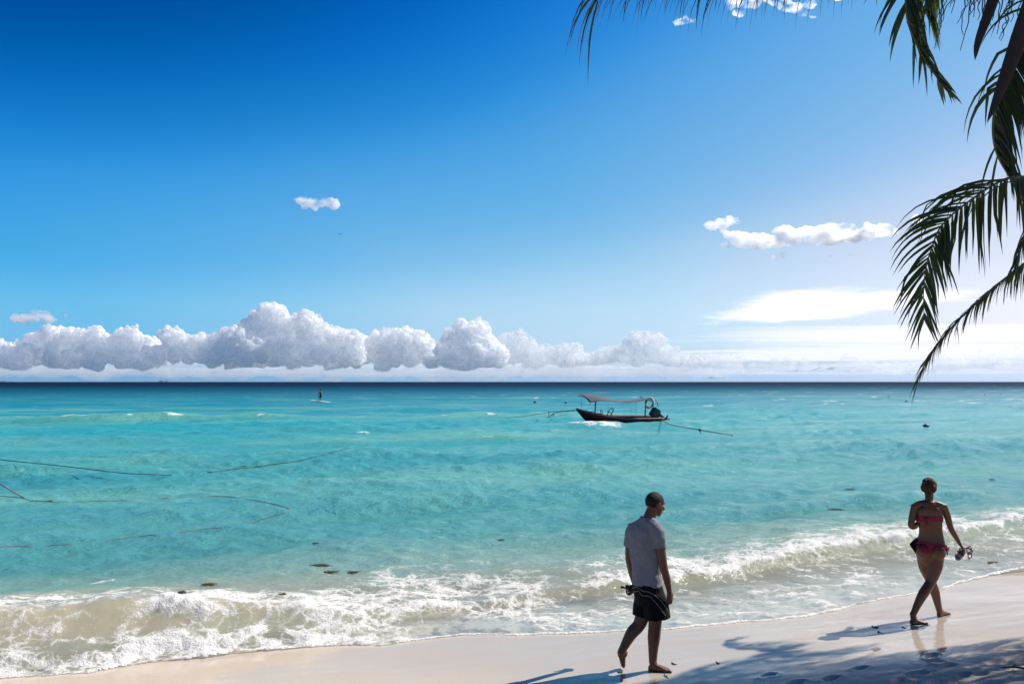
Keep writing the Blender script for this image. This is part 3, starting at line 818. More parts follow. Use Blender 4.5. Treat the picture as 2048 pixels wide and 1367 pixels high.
PC = at(2165, -150, 10.0)                  # where the fronds leave the trunk
palm = empty('palm_tree', (10.6, 8.0, float(zsand(*to_us(10.6, 8.0)))))
tag(palm, 'coconut palm leaning in from the right edge with drooping dark fronds', 'palm tree')

def frond(pts, llen, npair, seed, sides=(1, 1), droop=1.0, side_dir=None, tipfan=1.0, width=.034, tipdroop=1.0, r0=.026, t0=.12, gaps=0.0, label=None, lenprof=None, spread=.75, neg_from=0.0):
    """pts: rachis; leaflets spring from both sides, fold downwards and hang at their tips"""
    rs = np.random.RandomState(seed)
    n = 64
    C = catmull(pts, n)
    bm = bmesh.new()
    tube(bm, C, [r0 * (1 - .86 * (i / (n - 1))) for i in range(n)], 6, .75, 0)
    T = np.gradient(C, axis=0); T /= np.linalg.norm(T, axis=1)[:, None]
    seg = np.linalg.norm(np.diff(C, axis=0), axis=1); cum = np.concatenate([[0], np.cumsum(seg)]); tot = cum[-1]
    G = np.array((0, 0, -1.0))
    for k in range(npair):
        q = t0 + (1 - t0) * (k + .5) / npair
        for sg in (-1, 1):
            if sides[0 if sg < 0 else 1] < rs.rand(): continue
            if gaps and rs.rand() < gaps: continue
            if sg < 0 and q < neg_from: continue
            qq = min(.999, max(.02, q + rs.normal(0, .25) / npair))
            d = qq * tot; i = min(n - 2, int(np.searchsorted(cum, d) - 1)); f = (d - cum[i]) / seg[i]
            p = C[i] * (1 - f) + C[i + 1] * f; t = T[i]
            sd = np.cross(t, np.array((0, 0, 1.0)))
            if np.linalg.norm(sd) < .25 or side_dir is not None:
                sd = np.array(side_dir if side_dir is not None else (0.4, .9, 0), float)
            sd = nrm(sd - t * sd.dot(t))
            upv = nrm(np.cross(sd, t))
            if upv[2] < 0: upv = -upv
            lp = (lenprof(qq) if lenprof else math.sin(math.pi * min(1, .18 + .72 * qq)) ** .7)
            L = llen * lp * rs.uniform(.78, 1.12)
            ang = (1.15 - .75 * qq ** 2) * tipfan
            d0 = nrm(t * math.cos(ang) + sd * sg * math.sin(ang) * spread + upv * rs.uniform(-.05, .22) + rs.normal(0, .045, 3))
            m = 6; pp = [p]; dcur = d0; st = L / m
            kink = int(rs.randint(2, 5)) if rs.rand() < .13 else -1
            dr = droop * rs.uniform(.75, 1.3) * (1 + (tipdroop - 1) * max(0, (qq - .45) / .55))
            for j in range(m):
                dcur = nrm(dcur + G * dr * (.16 + .12 * j) * (L / .8) + rs.normal(0, .02, 3))
                if j == kink: dcur = nrm(dcur + G * .9 + rs.normal(0, .25, 3))
                pp.append(pp[-1] + dcur * st)
            wv = nrm(np.cross(dcur * .3 + d0, upv + rs.normal(0, .25, 3)))
            wd = width * rs.uniform(.6, 1.2) * min(1, .45 + L / llen * .6)
            ws = (.55, 1.0, .95, .8, .58, .34, .02)
            rows = []
            for j in range(m + 1):
                tj = nrm(pp[min(j + 1, m)] - pp[max(j - 1, 0)])
                wj = nrm(wv - tj * wv.dot(tj)); nj = np.cross(tj, wj)
                hw = wd * ws[j] * .5
                rows.append((bm.verts.new(pp[j] - wj * hw + nj * hw * .45), bm.verts.new(pp[j]), bm.verts.new(pp[j] + wj * hw + nj * hw * .45)))
            for j in range(m):
                for a in (0, 1):
                    fc = bm.faces.new((rows[j][a], rows[j][a + 1], rows[j + 1][a + 1], rows[j + 1][a])); fc.material_index = 1
    o = bm_obj('frond', bm, [RACH, LEAF], palm, True, False)
    if label: o['label'] = label
    return o
def px3(l):
    return [at(a, b, c) for a, b, c in l]
c0 = tuple(PC)
# frond along the top edge, only its hanging leaflets show
frond([c0] + px3([(2040, -215, 9.8), (1850, -150, 9.6), (1650, -78, 9.5), (1450, -56, 9.4), (1290, -44, 9.3), (1222, -34, 9.3), (1200, -16, 9.3), (1194, 5, 9.3)]),
      1.05, 96, 11, droop=1.4, tipfan=.8, tipdroop=.55, lenprof=lambda q: .86 if q < .80 else .86 + (q - .80) * .35, width=.040)
# frond dropping from the top, leaflets swept to its right
frond([c0] + px3([(2060, -240, 9.6), (1935, -225, 9.4), (1850, -140, 9.2), (1815, -40, 9.2), (1812, 30, 9.2), (1830, 85, 9.2), (1858, 135, 9.2), (1888, 176, 9.2)]),
      .95, 210, 12, sides=(.12, 1), droop=.35, side_dir=(.97, -.1, -.05), width=.056, r0=.026, lenprof=lambda q: 1.0 - .72 * max(0, (q - .60) / .40) ** 1.1, spread=.62, label='frond hanging straight down from the top edge, leaflets swept right')
frond([c0] + px3([(2070, -190, 10.2), (1960, -190, 10.3), (1880, -110, 10.4), (1850, -30, 10.5), (1850, 20, 10.5)]),
      .9, 130, 22, droop=.6, side_dir=(.9, -.2, -.12), width=.040, sides=(.15, 1), lenprof=lambda q: .95 - .25 * q)
# frond down the right edge
frond([c0] + px3([(2110, -60, 9.6), (2048, 60, 9.4), (2000, 180, 9.3), (1985, 245, 9.3), (1990, 300, 9.3), (2012, 345, 9.3), (2050, 400, 9.3), (2090, 450, 9.3)]),
      1.0, 200, 13, sides=(.05, 1), droop=.7, side_dir=(.95, -.15, .1), width=.044, lenprof=lambda q: 1.0 - .2 * q, spread=.8, label='frond bent down along the right edge with yellowed leaflets')
frond([c0] + px3([(2150, 40, 9.2), (2110, 180, 9.0), (2080, 300, 8.9), (2060, 420, 8.9), (2040, 500, 8.9), (2026, 540, 8.9)]),
      .80, 90, 23, droop=.9, width=.042, lenprof=lambda q: .95 - .55 * q)
# two arching fronds that stand against the clouds
frond([c0] + px3([(2200, 120, 9.4), (2160, 290, 9.0), (2095, 350, 8.8), (2016, 356, 8.65), (1946, 396, 8.6), (1884, 449, 8.55), (1862, 497, 8.5), (1850, 540, 8.5), (1846, 590, 8.5), (1847, 640, 8.5)]),
      .90, 118, 14, droop=1.05, tipfan=1.0, tipdroop=.12, width=.038, spread=.95, lenprof=lambda q: 1.22 if q < .66 else 1.22 - .80 * max(0, (q - .66) / .34) ** 1.1, gaps=.08, label='frond with a tidy fanned tip above the sea horizon', t0=.25, side_dir=(.95, -.25, 0), neg_from=.66)
frond([c0] + px3([(2230, 160, 10.65), (2200, 330, 10.65), (2140, 450, 10.55), (2047, 527, 10.45), (1981, 579, 10.35), (1918, 638, 10.25), (1886, 673, 10.25), (1851, 724, 10.20), (1837, 754, 10.20), (1829, 780, 10.20)]),
      .80, 140, 15, droop=1.4, tipfan=.75, width=.040, sides=(.75, .95), lenprof=lambda q: 1.05 - .72 * max(0, (q - .50) / .50) ** .8, gaps=.10, label='lowest thin frond whose tip dips below the sea horizon', t0=.25)
# fronds beyond the edge of the picture; their shade lies on the sand
E = PC
def out_frond(dx, dy, dz, mid, llen, seed, npair=64):
    a = np.array(c0); b = a + np.array((dx, dy, dz)); m = (a + b) / 2 + np.array((0, 0, mid))
    q = a + (b - a) * .25 + np.array((0, 0, mid * .8)); q2 = a + (b - a) * .78 + np.array((0, 0, mid * .62))
    frond([a, q, m, q2, b], llen, npair, seed, droop=1.1, width=.042)
for k, a in enumerate([(.70, .0, -5.0, .25, .95), (.65, .5, -4.2, .3, .9), (1.1, -.2, -4.6, .5, .95), (1.5, .3, -4.9, .6, .95), (2.1, -.1, -5.0, .8, 1.0), (2.4, -.5, -4.5, .9, 1.0), (.95, -.3, -4.9, .7, .95), (1.6, -.35, -4.6, 1.0, 1.0), (2.7, .5, -4.9, .9, 1.0), (1.3, -.9, -5.2, .9, .95), (4.4, .4, -.8, 1.1, 1.0), (3.2, -2.9, -1.3, 1.1, 1.0), (1.5, -4.0, -2.0, 1.0, 1.0), (2.6, 1.2, 2.4, .6, .95), (.4, -2.2, 2.9, .4, .95)]):
    out_frond(*a, 30 + k)
# spathes: boat-shaped woody sheaths
def spathe(pts, wd, label=None, dense=18):
    C = catmull(pts, dense); bm = bmesh.new()
    r = [wd * (math.sin(math.pi * min(1, (.16 + .84 * i / (dense - 1))) ** .9) ** .75 + .02) for i in range(dense)]
    tube(bm, C, r, 10, .42)
    o = bm_obj('spathe', bm, SPATH, palm)
    if label: o['label'] = label
spathe([c0] + px3([(2040, -120, 9.3), (2000, -40, 9.2), (1975, 30, 9.15), (1955, 85, 9.1), (1949, 121, 9.1)]), .085, 'black lance-shaped sheath hanging from the top edge')
spathe([c0] + px3([(2090, -60, 8.9), (2050, 40, 8.8), (2022, 120, 8.8), (1996, 190, 8.8), (1973, 246, 8.8)]), .100, 'broad brown woody sheath at the right edge')
# squiggly flower twigs
bm = bmesh.new(); rs = np.random.RandomState(8)
for k in range(34):
    x0 = rs.uniform(1890, 2042); y0 = rs.uniform(-60, -20); ln = rs.uniform(70, 135) if x0 < 1960 else rs.uniform(60, 110)
    Y = rs.uniform(9.2, 9.6); dxp = rs.uniform(-42, -8) if x0 < 1960 else rs.uniform(-30, -2)
    pts = [at(x0 + dxp * j / 7 + rs.normal(0, 2.6), y0 + ln * j / 7, Y) for j in range(8)]
    tube(bm, catmull(pts, 20), [.0085 * (1 - .5 * j / 19) for j in range(20)], 5)
    tube(bm, catmull([np.array(c0), np.array(at(2080, -120, 9.6)), np.array(pts[0])], 8), .007, 5)
bm_obj('flower_twigs', bm, TWIG, palm)
# trunk
tb = np.array((palm.location.x, palm.location.y, palm.location.z - .3))
C = catmull([tb, tb + np.array((-.5, .2, 2.2)), tb + np.array((-1.5, .9, 5.0)), np.array(c0) + np.array((.05, -.05, .15))], 60)
bm = bmesh.new()
tube(bm, C, [.24 * (1 - .45 * i / 59) + .10 * math.exp(-i / 4) + (.012 if i % 2 else 0) for i in range(60)], 14)
bm_obj('trunk', bm, BARK, palm)
# ------------------------------------------------------------------ people
def ring_loft(bm, rings, seg=24, cap=True):
    """rings: (centre, half width a, half depth b, axis A, axis B)"""
    prev = None; first = None
    for c, a, b, A, B in rings:
        c = np.array(c, float)
        vs = [bm.verts.new(c + A * (a * math.cos(2 * math.pi * k / seg)) + B * (b * math.sin(2 * math.pi * k / seg))) for k in range(seg)]
        if prev:
            for k in range(seg):
                bm.faces.new((prev[k], prev[(k + 1) % seg], vs[(k + 1) % seg], vs[k]))
        else: first = vs
        prev = vs
    if cap:
        bm.faces.new(first[::-1]); bm.faces.new(prev)
def yaw_axes(deg):
    """deg: heading clockwise from straight away; A to the body's right, B the way it faces"""
    t = R(deg)
    return np.array((math.cos(t), -math.sin(t), 0)), np.array((math.sin(t), math.cos(t), 0))
def trunk_loft(bm, rows, n=40, seg=28, tilt=0):
    """rows: (centre, a, b, yaw) from bottom to top, smoothed"""
    cs = catmull([r[0] for r in rows], n)
    q = np.linspace(0, len(rows) - 1, n)
    k = np.arange(len(rows))
    a = np.interp(q, k, [r[1] for r in rows]); b = np.interp(q, k, [r[2] for r in rows]); y = np.interp(q, k, [r[3] for r in rows])
    def sm(v):
        w_ = np.convolve(np.pad(v, 2, 'edge'), np.ones(5) / 5, 'valid'); w_[0] = v[0]; w_[-1] = v[-1]; return w_
    a, b = sm(a), sm(b)
    ring_loft(bm, [(cs[i], a[i], b[i], *yaw_axes(y[i])) for i in range(n)], seg)
def limb(bm, pts, radii, n=26, seg=18, flat=None):
    C = catmull(pts, n)
    r = np.interp(np.linspace(0, len(pts) - 1, n), np.arange(len(pts)), radii)
    w_ = np.convolve(np.pad(r, 1, 'edge'), (.25, .5, .25), 'valid'); w_[0] = r[0]; w_[-1] = r[-1]
    tube(bm, C, w_, seg)
    for p, rr in ((C[0], w_[0]), (C[-1], w_[-1])):
        ball(bm, p, (rr, rr, rr))
def ball(bm, c, r, rot=None, sub=3):
    m = Matrix.Translation(Vector(c)) @ (rot.to_4x4() if rot else Matrix.Identity(4)) @ Matrix.Diagonal((*r, 1))
    bmesh.ops.create_icosphere(bm, subdivisions=sub, radius=1, matrix=m)
def axes_rot(A, B):
    Z = np.cross(A, B)
    return Matrix((A, B, Z)).transposed()
def solid(bm, voxel, smooth=6, fac=.5):
    """one continuous surface from the overlapping volumes"""
    me = bpy.data.meshes.new('t'); bmesh.ops.recalc_face_normals(bm, faces=bm.faces); bm.to_mesh(me); bm.free()
    o = bpy.data.objects.new('t', me); COL.objects.link(o)
    md = o.modifiers.new('r', 'REMESH'); md.mode = 'VOXEL'; md.voxel_size = voxel
    if smooth:
        sm = o.modifiers.new('s', 'SMOOTH'); sm.iterations = smooth; sm.factor = fac
    dg = bpy.context.evaluated_depsgraph_get()
    m2 = bpy.data.meshes.new_from_object(o.evaluated_get(dg))
    bpy.data.objects.remove(o); bpy.data.meshes.remove(me)
    return m2
def wrinkle(me, amp, scale, seed=0, stretch=(1, 1, 1)):
    n = len(me.vertices)
    co = np.empty(n * 3, np.float32); me.vertices.foreach_get('co', co); co = co.reshape(-1, 3).astype(float)
    no = np.empty(n * 3, np.float32); me.vertices.foreach_get('normal', no); no = no.reshape(-1, 3)
    p = co * np.array(stretch) * scale
    d = noise3(p, seed) + .5 * noise3(p * 2.1, seed + 1)
    d = np.where(d > 0, d, d * .5)
    co += no * (d * amp)[:, None]
    me.vertices.foreach_set('co', co.astype(np.float32).ravel()); me.update()

def skin_mat(name, c, lip=None):
    m = NT(name)
    pos = m.n('TexCoord').outputs['Object']
    n = m.noise(pos, 7, 4, .6); n2 = m.noise(pos, 90, 3, .6)
    col = m.mixc(n, [x * .88 for x in c], [min(1, x * 1.12) for x in c])
    col = m.mixc(m.math('MULTIPLY', n2, .25), col, [x * .75 for x in c])
    b = m.n('Bump', {'Height': n2, 'Strength': .15, 'Distance': .004}).outputs[0]
    return m.surf(m.n('BsdfPrincipled', {'Base Color': col, 'Roughness': .5, 'Specular IOR Level': .35, 'Subsurface Weight': .12, 'Subsurface Radius': (.8, .3, .2), 'Subsurface Scale': .01, 'Normal': b}).outputs[0])
SKIN_M = skin_mat('tanned_skin', (.098, .041, .022))
SKIN_W = skin_mat('tanned_skin_fair', (.118, .047, .024))
def hair_mat(name, c):
    m = NT(name)
    pos = m.n('TexCoord').outputs['Object']
    n = m.noise(m.n('Mapping', {'Vector': pos, 'Scale': (60, 60, 14)}).outputs[0], 3.0, 4, .7)
    col = m.mixc(n, [x * .5 for x in c], [x * 1.5 for x in c])
    b = m.n('Bump', {'Height': n, 'Strength': .7, 'Distance': .01}).outputs[0]
    return m.surf(m.n('BsdfPrincipled', {'Base Color': col, 'Roughness': .6, 'Specular IOR Level': .15, 'Normal': b}).outputs[0])
HAIR_M = hair_mat('short_black_hair', (.012, .009, .008))
HAIR_W = hair_mat('brown_hair', (.045, .024, .013))
def cloth_mat(name, c, rough=.9, var=.12, sheen=0):
    m = NT(name)
    pos = m.n('TexCoord').outputs['Object']
    n = m.noise(pos, 9, 4, .6); n2 = m.noise(pos, 400, 2, .6); n3 = m.noise(m.n('Mapping', {'Vector': pos, 'Scale': (1, 1, .55), 'Rotation': (.5, .4, .3)}).outputs[0], 9, 5, .62, 1.2)
    col = m.mixc(n, [x * (1 - var) for x in c], [min(1, x * (1 + var)) for x in c])
    h = m.math('ADD', m.math('MULTIPLY', n2, .001), m.math('MULTIPLY', n3, .05))
    b = m.n('Bump', {'Height': h, 'Strength': .55, 'Distance': 1.0}).outputs[0]
    return m.surf(m.n('BsdfPrincipled', {'Base Color': col, 'Roughness': rough, 'Specular IOR Level': .2, 'Normal': b}).outputs[0])
SHIRT = cloth_mat('grey_cotton', (.165, .168, .190))
BLACKC = cloth_mat('black_cloth', (.0022, .002, .0026), .9)
PIPING = simple_mat('white_piping', (.22, .22, .22), .7, .05)
BIKINI = cloth_mat('coral_red_cloth', (.21, .014, .034), .7)
BLACKP = simple_mat('black_plastic', (.012, .011, .011), .45, .2, 20)
SHOE = simple_mat('sandal_dark', (.016, .013, .016), .6, .3, 20)
SHOE2 = simple_mat('sandal_sole', (.33, .30, .30), .7, .15, 20)

def hand(bm, wrist, dirv, side, palmn, s=1.0, curl=.5, spread=.12):
    """hand from the wrist along dirv; side: towards the thumb; palmn: the way the palm faces; fingers curl to the palm"""
    w_ = np.array(wrist, float); d = nrm(np.array(dirv, float)); t = nrm(np.array(side, float) - d * d.dot(side)); p = np.cross(d, t)
    if p.dot(palmn) < 0: p = -p
    rings = []
    for q, a, b in ((-.012, .026, .021), (.02, .031, .018), (.05, .040, .016), (.085, .042, .014), (.098, .038, .011)):
        rings.append((w_ + d * q * s, a * s, b * s, t, p))
    ring_loft(bm, rings, 16)
    for k, (off, ln, rr) in enumerate(((.030, .070, .0088), (.010, .080, .0092), (-.011, .074, .0088), (-.030, .058, .0078))):
        base = w_ + d * .088 * s + t * off * s
        a = curl * (1 + .12 * k); cur = base - d * .02 * s; pts = [cur]; dd = nrm(d + t * spread * (1.5 - k) * .5)
        for j, f in enumerate((.45, .32, .28)):
            ang = a * (j + .6)
            v = dd * math.cos(ang) + p * math.sin(ang)
            cur = cur + v * (ln * f + (.02 if j == 0 else 0)) * s; pts.append(cur)
        limb(bm, pts, [rr * s * 1.05, rr * s, rr * s * .92, rr * s * .74], 12, 10)
    tb = w_ + d * .025 * s + t * .026 * s
    limb(bm, [tb, tb + (d * .03 + t * .020 + p * .010) * s, tb + (d * .058 + t * .024 + p * .022) * s, tb + (d * .080 + t * .020 + p * .032) * s], [.0125 * s, .0115 * s, .010 * s, .0075 * s], 10, 10)

def foot(bm, heel, toe, ankle, s=1.0, side=None, sole=(0, 0, 1)):
    """foot from heel to toe, sole normal pointing into the foot"""
    h = np.array(heel, float); t = np.array(toe, float); L = np.linalg.norm(t - h); d = (t - h) / L
    n = np.array(sole, float); n = nrm(n - d * d.dot(n)); sd = np.cross(d, n)
    rings = []
    for q, a, b in ((-.02, .018, .020), (.05, .031, .034), (.20, .033, .040), (.38, .035, .036), (.58, .042, .027), (.74, .046, .020), (.86, .042, .015)):
        rings.append((h + d * L * q + n * b * s * .98, a * s, b * s, sd, n))
    ring_loft(bm, rings, 18)
    sg = 1 if side is None else side
    for k in range(5):
        off = (.030 - .0165 * k) * sg; rr = (.0125, .0095, .0088, .0082, .0075)[k]; q = (1.0, .99, .965, .93, .885)[k]
        a = h + d * L * .78 + sd * off * .95 * s + n * .014 * s; b = h + d * (L * q - rr) + sd * off * s + n * rr * 1.02 * s
        limb(bm, [a, (a + b) / 2 + n * .004, b], [rr * s * 1.05, rr * s, rr * s * .92], 8, 10)
    limb(bm, [np.array(ankle), h + d * L * .22 + n * .062 * s, h + d * L * .20 + n * .03 * s], [.036 * s, .040 * s, .034 * s], 10, 16)

def head(bm, c, face, lat, s=1.0, neck=None, tilt=0.0, sub=3):
    """skull, jaw, nose, brow, lips, ears as one mass; c is the skull's middle"""
    F = nrm(np.array(face, float)); A = nrm(np.array(lat, float)); Z = np.cross(A, F)
    if Z[2] < 0: Z = -Z
    M = Matrix((A, F, Z)).transposed()
    def P(x, y, z): return np.array(c) + (A * x + F * y + Z * z) * s
    ball(bm, P(0, -.012, .018), (.076 * s, .094 * s, .088 * s), M)
    ball(bm, P(0, .030, -.030), (.062 * s, .064 * s, .080 * s), M)
    ball(bm, P(0, .046, -.072), (.046 * s, .046 * s, .042 * s), M)
    ball(bm, P(0, .072, -.093), (.024 * s, .020 * s, .020 * s), M)
    ball(bm, P(0, .068, .030), (.050 * s, .026 * s, .020 * s), M)          # brow
    limb(bm, [P(0, .088, .018), P(0, .100, -.012), P(0, .112, -.030)], [.009 * s, .011 * s, .014 * s], 8, 10)
    ball(bm, P(0, .102, -.036), (.018 * s, .010 * s, .009 * s), M)
    ball(bm, P(0, .094, -.060), (.022 * s, .009 * s, .006 * s), M)
    ball(bm, P(0, .092, -.070), (.020 * s, .009 * s, .007 * s), M)
    for g in (-1, 1):
        ball(bm, P(.036 * g, .070, -.018), (.022 * s, .020 * s, .020 * s), M)   # cheek
        ball(bm, P(.030 * g, .080, .006), (.011 * s, .010 * s, .008 * s), M)    # eye
        ball(bm, P(.078 * g, -.004, -.012), (.010 * s, .019 * s, .032 * s), M)  # ear
        ball(bm, P(.080 * g, .000, -.030), (.008 * s, .011 * s, .012 * s), M)

# ================================================================= the man
MY = gsand(1304, 1337).y
ms = MY / FPX / 3.2                          # metres per pixel of the 3.2x enlargement
def M(zx, zy, dy=0.0):
    p = at(1150 + zx / 3.2, 940 + zy / 3.2, MY + dy)
    return np.array(p[:])
man = empty('person', tuple(M(500, 1268)))
tag(man, 'barefoot man in grey t-shirt and black shorts walking on wet sand', 'person')
bm = bmesh.new()
SY = 42; HY = 55
# neck and head
head(bm, M(510, 212, .02), (math.sin(R(66)), math.cos(R(66)), -.30), (math.cos(R(66)), -math.sin(R(66)), 0), 1.02)
limb(bm, [M(468, 345, .0), M(474, 300, .0), M(494, 248, .01)], [.066, .060, .056], 14, 18)
# chest and hips under the clothes
trunk_loft(bm, [(M(478, 835), .135, .105, HY), (M(474, 770), .150, .112, HY), (M(462, 690), .135, .10, 52), (M(452, 600), .140, .102, 48), (M(446, 500), .155, .108, SY), (M(444, 410), .168, .108, SY), (M(452, 350), .135, .085, SY), (M(466, 318), .075, .066, SY)], 40)
# right arm (nearer), left arm
shR = M(519, 392, -.13)
limb(bm, [shR, M(545, 500, -.165), M(563, 612, -.165), M(584, 690, -.155), M(600, 768, -.15)], [.046, .047, .041, .037, .0255], 30, 18)
hand(bm, M(601, 772, -.15), M(606, 860, -.14) - M(601, 772, -.15), (.75, .5, 0), (-.45, .8, 0), 1.0, .42)
shL = M(368, 378, .15)
limb(bm, [shL, M(350, 480, .17), M(345, 565, .20), M(362, 655, .27), M(378, 722, .31)], [.054, .047, .041, .037, .0255], 30, 18)
hand(bm, M(378, 725, .31), M(366, 762, .34) - M(378, 725, .31), (.2, -.6, .5), (-.9, -.2, -.2), 1.0, .85)
# legs: right leg planted, left leg trailing
limb(bm, [M(512, 830, -.07), M(512, 905, -.07), M(509, 985, -.065), M(502, 1070, -.055), M(498, 1140, -.05), M(495, 1222, -.05)], [.094, .076, .0625, .062, .049, .0385], 40, 20)
limb(bm, [M(515, 985, -.062), M(500, 1050, -.035)], [.055, .052], 10)
ground = lambda p: np.array((p[0], p[1], float(zsand(*to_us(p[0], p[1])))))
hl = ground(M(470, 1268, -.05)); te = ground(M(622, 1266, -.12))
foot(bm, hl, te, M(495, 1215, -.05), 1.0, 1)
limb(bm, [M(455, 830, .04), M(442, 890, .03), M(408, 985, .01), M(364, 1035, .0), M(328, 1095, -.01), M(294, 1160, -.02)], [.094, .080, .0625, .061, .048, .036], 40, 20)
foot(bm, M(268, 1166, -.02), M(300, 1266, .03), M(296, 1150, -.01), 1.0, -1, (.9, .25, .15))
body = link('body', solid(bm, .0042, 5, .5), SKIN_M, man)
# hair: a close cap over the skull
bm = bmesh.new()
fa = np.array((math.sin(R(66)), math.cos(R(66)), -.30)); fa = nrm(fa); la = np.array((math.cos(R(66)), -math.sin(R(66)), 0)); za = np.cross(la, fa); za = za if za[2] > 0 else -za
def cap(bm, c, F, A, Z, s, keep, ra=(.0795, .0975, .0925)):
    Mx = Matrix((A, F, Z)).transposed()
    b2 = bmesh.new(); bmesh.ops.create_icosphere(b2, subdivisions=5, radius=1)
    for v in b2.verts: v.co = Vector((v.co.x * ra[0], v.co.y * ra[1] - .012, v.co.z * ra[2] + .018)) * s
    bmesh.ops.delete(b2, geom=[v for v in b2.verts if not keep(v.co / s)], context='VERTS')
    r2 = bmesh.ops.solidify(b2, geom=b2.faces[:], thickness=.007)
    bmesh.ops.transform(b2, matrix=Matrix.Translation(Vector(c)) @ Mx.to_4x4(), verts=b2.verts)
    t = bpy.data.meshes.new('t'); b2.to_mesh(t); b2.free(); bm.from_mesh(t)
def man_hair(v):
    lim = .018 if v.y > .045 else (-.005 if v.y > .02 else -.045)
    if abs(v.x) > .055 and -.03 < v.y < .03: lim = .0
    return v.z > (lim if v.y < .06 else .055)
cap(bm, M(510, 212, .02), fa, la, za, 1.02, man_hair)
hm = bm_obj('hair', bm, HAIR_M, man); wrinkle(hm.data, .003, 70, 3)
# t-shirt
bm = bmesh.new()
trunk_loft(bm, [(M(459, 731), .166, .130, 54), (M(457, 700), .163, .127, 53), (M(452, 620), .158, .121, 49), (M(447, 520), .169, .124, SY), (M(443, 430), .174, .123, SY), (M(447, 372), .152, .103, SY), (M(456, 326), .104, .080, SY), (M(464, 296), .074, .069, SY)], 44, 34)
def sleeve(a, b, c, r):
    C = catmull([a, b, c], 16); tube(bm, C, np.interp(np.linspace(0, 1, 16), [0, .4, 1], r), 20); ball(bm, a, (r[0],) * 3)
sleeve(M(514, 366, -.12), M(530, 410, -.15), M(539, 496, -.165), (.066, .070, .066))
sleeve(M(378, 366, .12), M(362, 408, .15), M(353, 482, .17), (.062, .066, .062))
limb(bm, [M(430, 338, .06), M(378, 368, .12)], [.058, .060]); limb(bm, [M(488, 336, -.05), M(516, 368, -.125)], [.058, .060])
tm = solid(bm, .006, 4, .5)
wrinkle(tm, .017, 7, 4, (1, .8, .75)); wrinkle(tm, .0035, 24, 6, (1, 1, .8))
ts = link('t_shirt', tm, SHIRT, man)
# shorts
bm = bmesh.new()
trunk_loft(bm, [(M(478, 850), .150, .130, HY), (M(472, 800), .165, .140, HY), (M(462, 745), .166, .136, HY), (M(459, 715), .158, .126, HY)], 24, 34)
def sleg(pts, r):
    C = catmull(pts, 20); tube(bm, C, np.interp(np.linspace(0, 1, 20), np.linspace(0, 1, len(r)), r), 26)
sleg([M(492, 750, -.04), M(508, 815, -.06), M(518, 880, -.07), M(524, 942, -.075)], (.085, .112, .124, .130))
sleg([M(452, 755, .04), M(446, 815, .05), M(439, 875, .045), M(428, 936, .035)], (.085, .108, .108, .100))
sm_ = solid(bm, .006, 4, .5); wrinkle(sm_, .008, 10, 8, (1, 1, .6))
sh = link('shorts', sm_, BLACKC, man)
def on_surface(o, pix, lift=.0035):
    """points of a mesh met by looking along the photograph's pixels"""
    dg = bpy.context.evaluated_depsgraph_get()
    t = BVHTree.FromPolygons([o.matrix_world @ v.co for v in o.data.vertices], [p.vertices[:] for p in o.data.polygons])
    r_ = []
    for px, py in pix:
        hit = t.ray_cast(CAM, ray(px, py).normalized())
        if hit[0] is not None: r_.append(np.array(hit[0]) - np.array(ray(px, py).normalized()) * lift)
    return r_
bpy.context.view_layer.update()
for nm, line in (('piping', [(362, 752), (395, 748), (430, 770), (470, 778), (510, 800), (550, 838), (580, 878), (600, 915), (606, 926)]),
                 ('piping', [(372, 778), (402, 772), (428, 800), (470, 804), (500, 832), (535, 870), (560, 905), (578, 930)])):
    C2 = catmull([(a, b, 0) for a, b in line], 50)
    pts = on_surface(sh, [(1150 + a / 3.2, 940 + b / 3.2) for a, b, _ in C2])
    if len(pts) > 3:
        bm = bmesh.new(); tube(bm, pts, .0024, 6); bm_obj(nm, bm, PIPING, sh)
# the dark thing at his left hip
ph = empty('handheld_gadget', tuple(M(352, 742, .33)))
tag(ph, 'small black gadget with a stubby tube held at the man\'s left hip', 'gadget')
A_, B_ = yaw_axes(62)
bm = bmesh.new()
ball(bm, M(356, 752, .33), (.032, .030, .034), None, 3); tube(bm, [M(346, 750, .33), M(334, 749, .32), M(326, 749, .315)], [.030, .028, .028], 14)
for v in bm.verts: pass
bm_obj('casing', bm, BLACKP, ph)
bm = bmesh.new(); tube(bm, [M(330, 748, .318), M(291, 747, .30)], [.013, .013], 12); bm_obj('tube', bm, BLACKP, ph)

# ================================================================= the woman
WY = gsand(1838, 1241).y
def W(zx, zy, dy=0.0):
    p = at(1750 + zx / 3.597, 920 + zy / 3.597, WY + dy)
    return np.array(p[:])
woman = empty('person', tuple(W(330, 1150)))
tag(woman, 'barefoot woman in a coral red bikini walking away along the shore', 'person')
bm = bmesh.new()
WS = 14; WH = 22
hf = nrm(np.array((math.sin(R(38)), math.cos(R(38)), -.10))); hl_ = np.array((math.cos(R(38)), -math.sin(R(38)), 0))
hz = np.cross(hl_, hf); hz = hz if hz[2] > 0 else -hz
HC = W(388, 188, .0)
head(bm, HC, hf, hl_, .93)
limb(bm, [W(386, 320, .01), W(386, 285, .01), W(388, 235, .0)], [.058, .047, .046], 14, 18)
trunk_loft(bm, [(W(398, 760), .070, .055, WH), (W(395, 705), .150, .100, WH), (W(394, 640), .168, .112, WH), (W(398, 585), .153, .096, WH), (W(399, 530), .130, .082, 18), (W(396, 485), .127, .080, WS), (W(390, 420), .140, .090, WS), (W(386, 360), .150, .090, WS), (W(384, 315), .115, .062, WS), (W(385, 292), .060, .050, WS)], 44, 30)
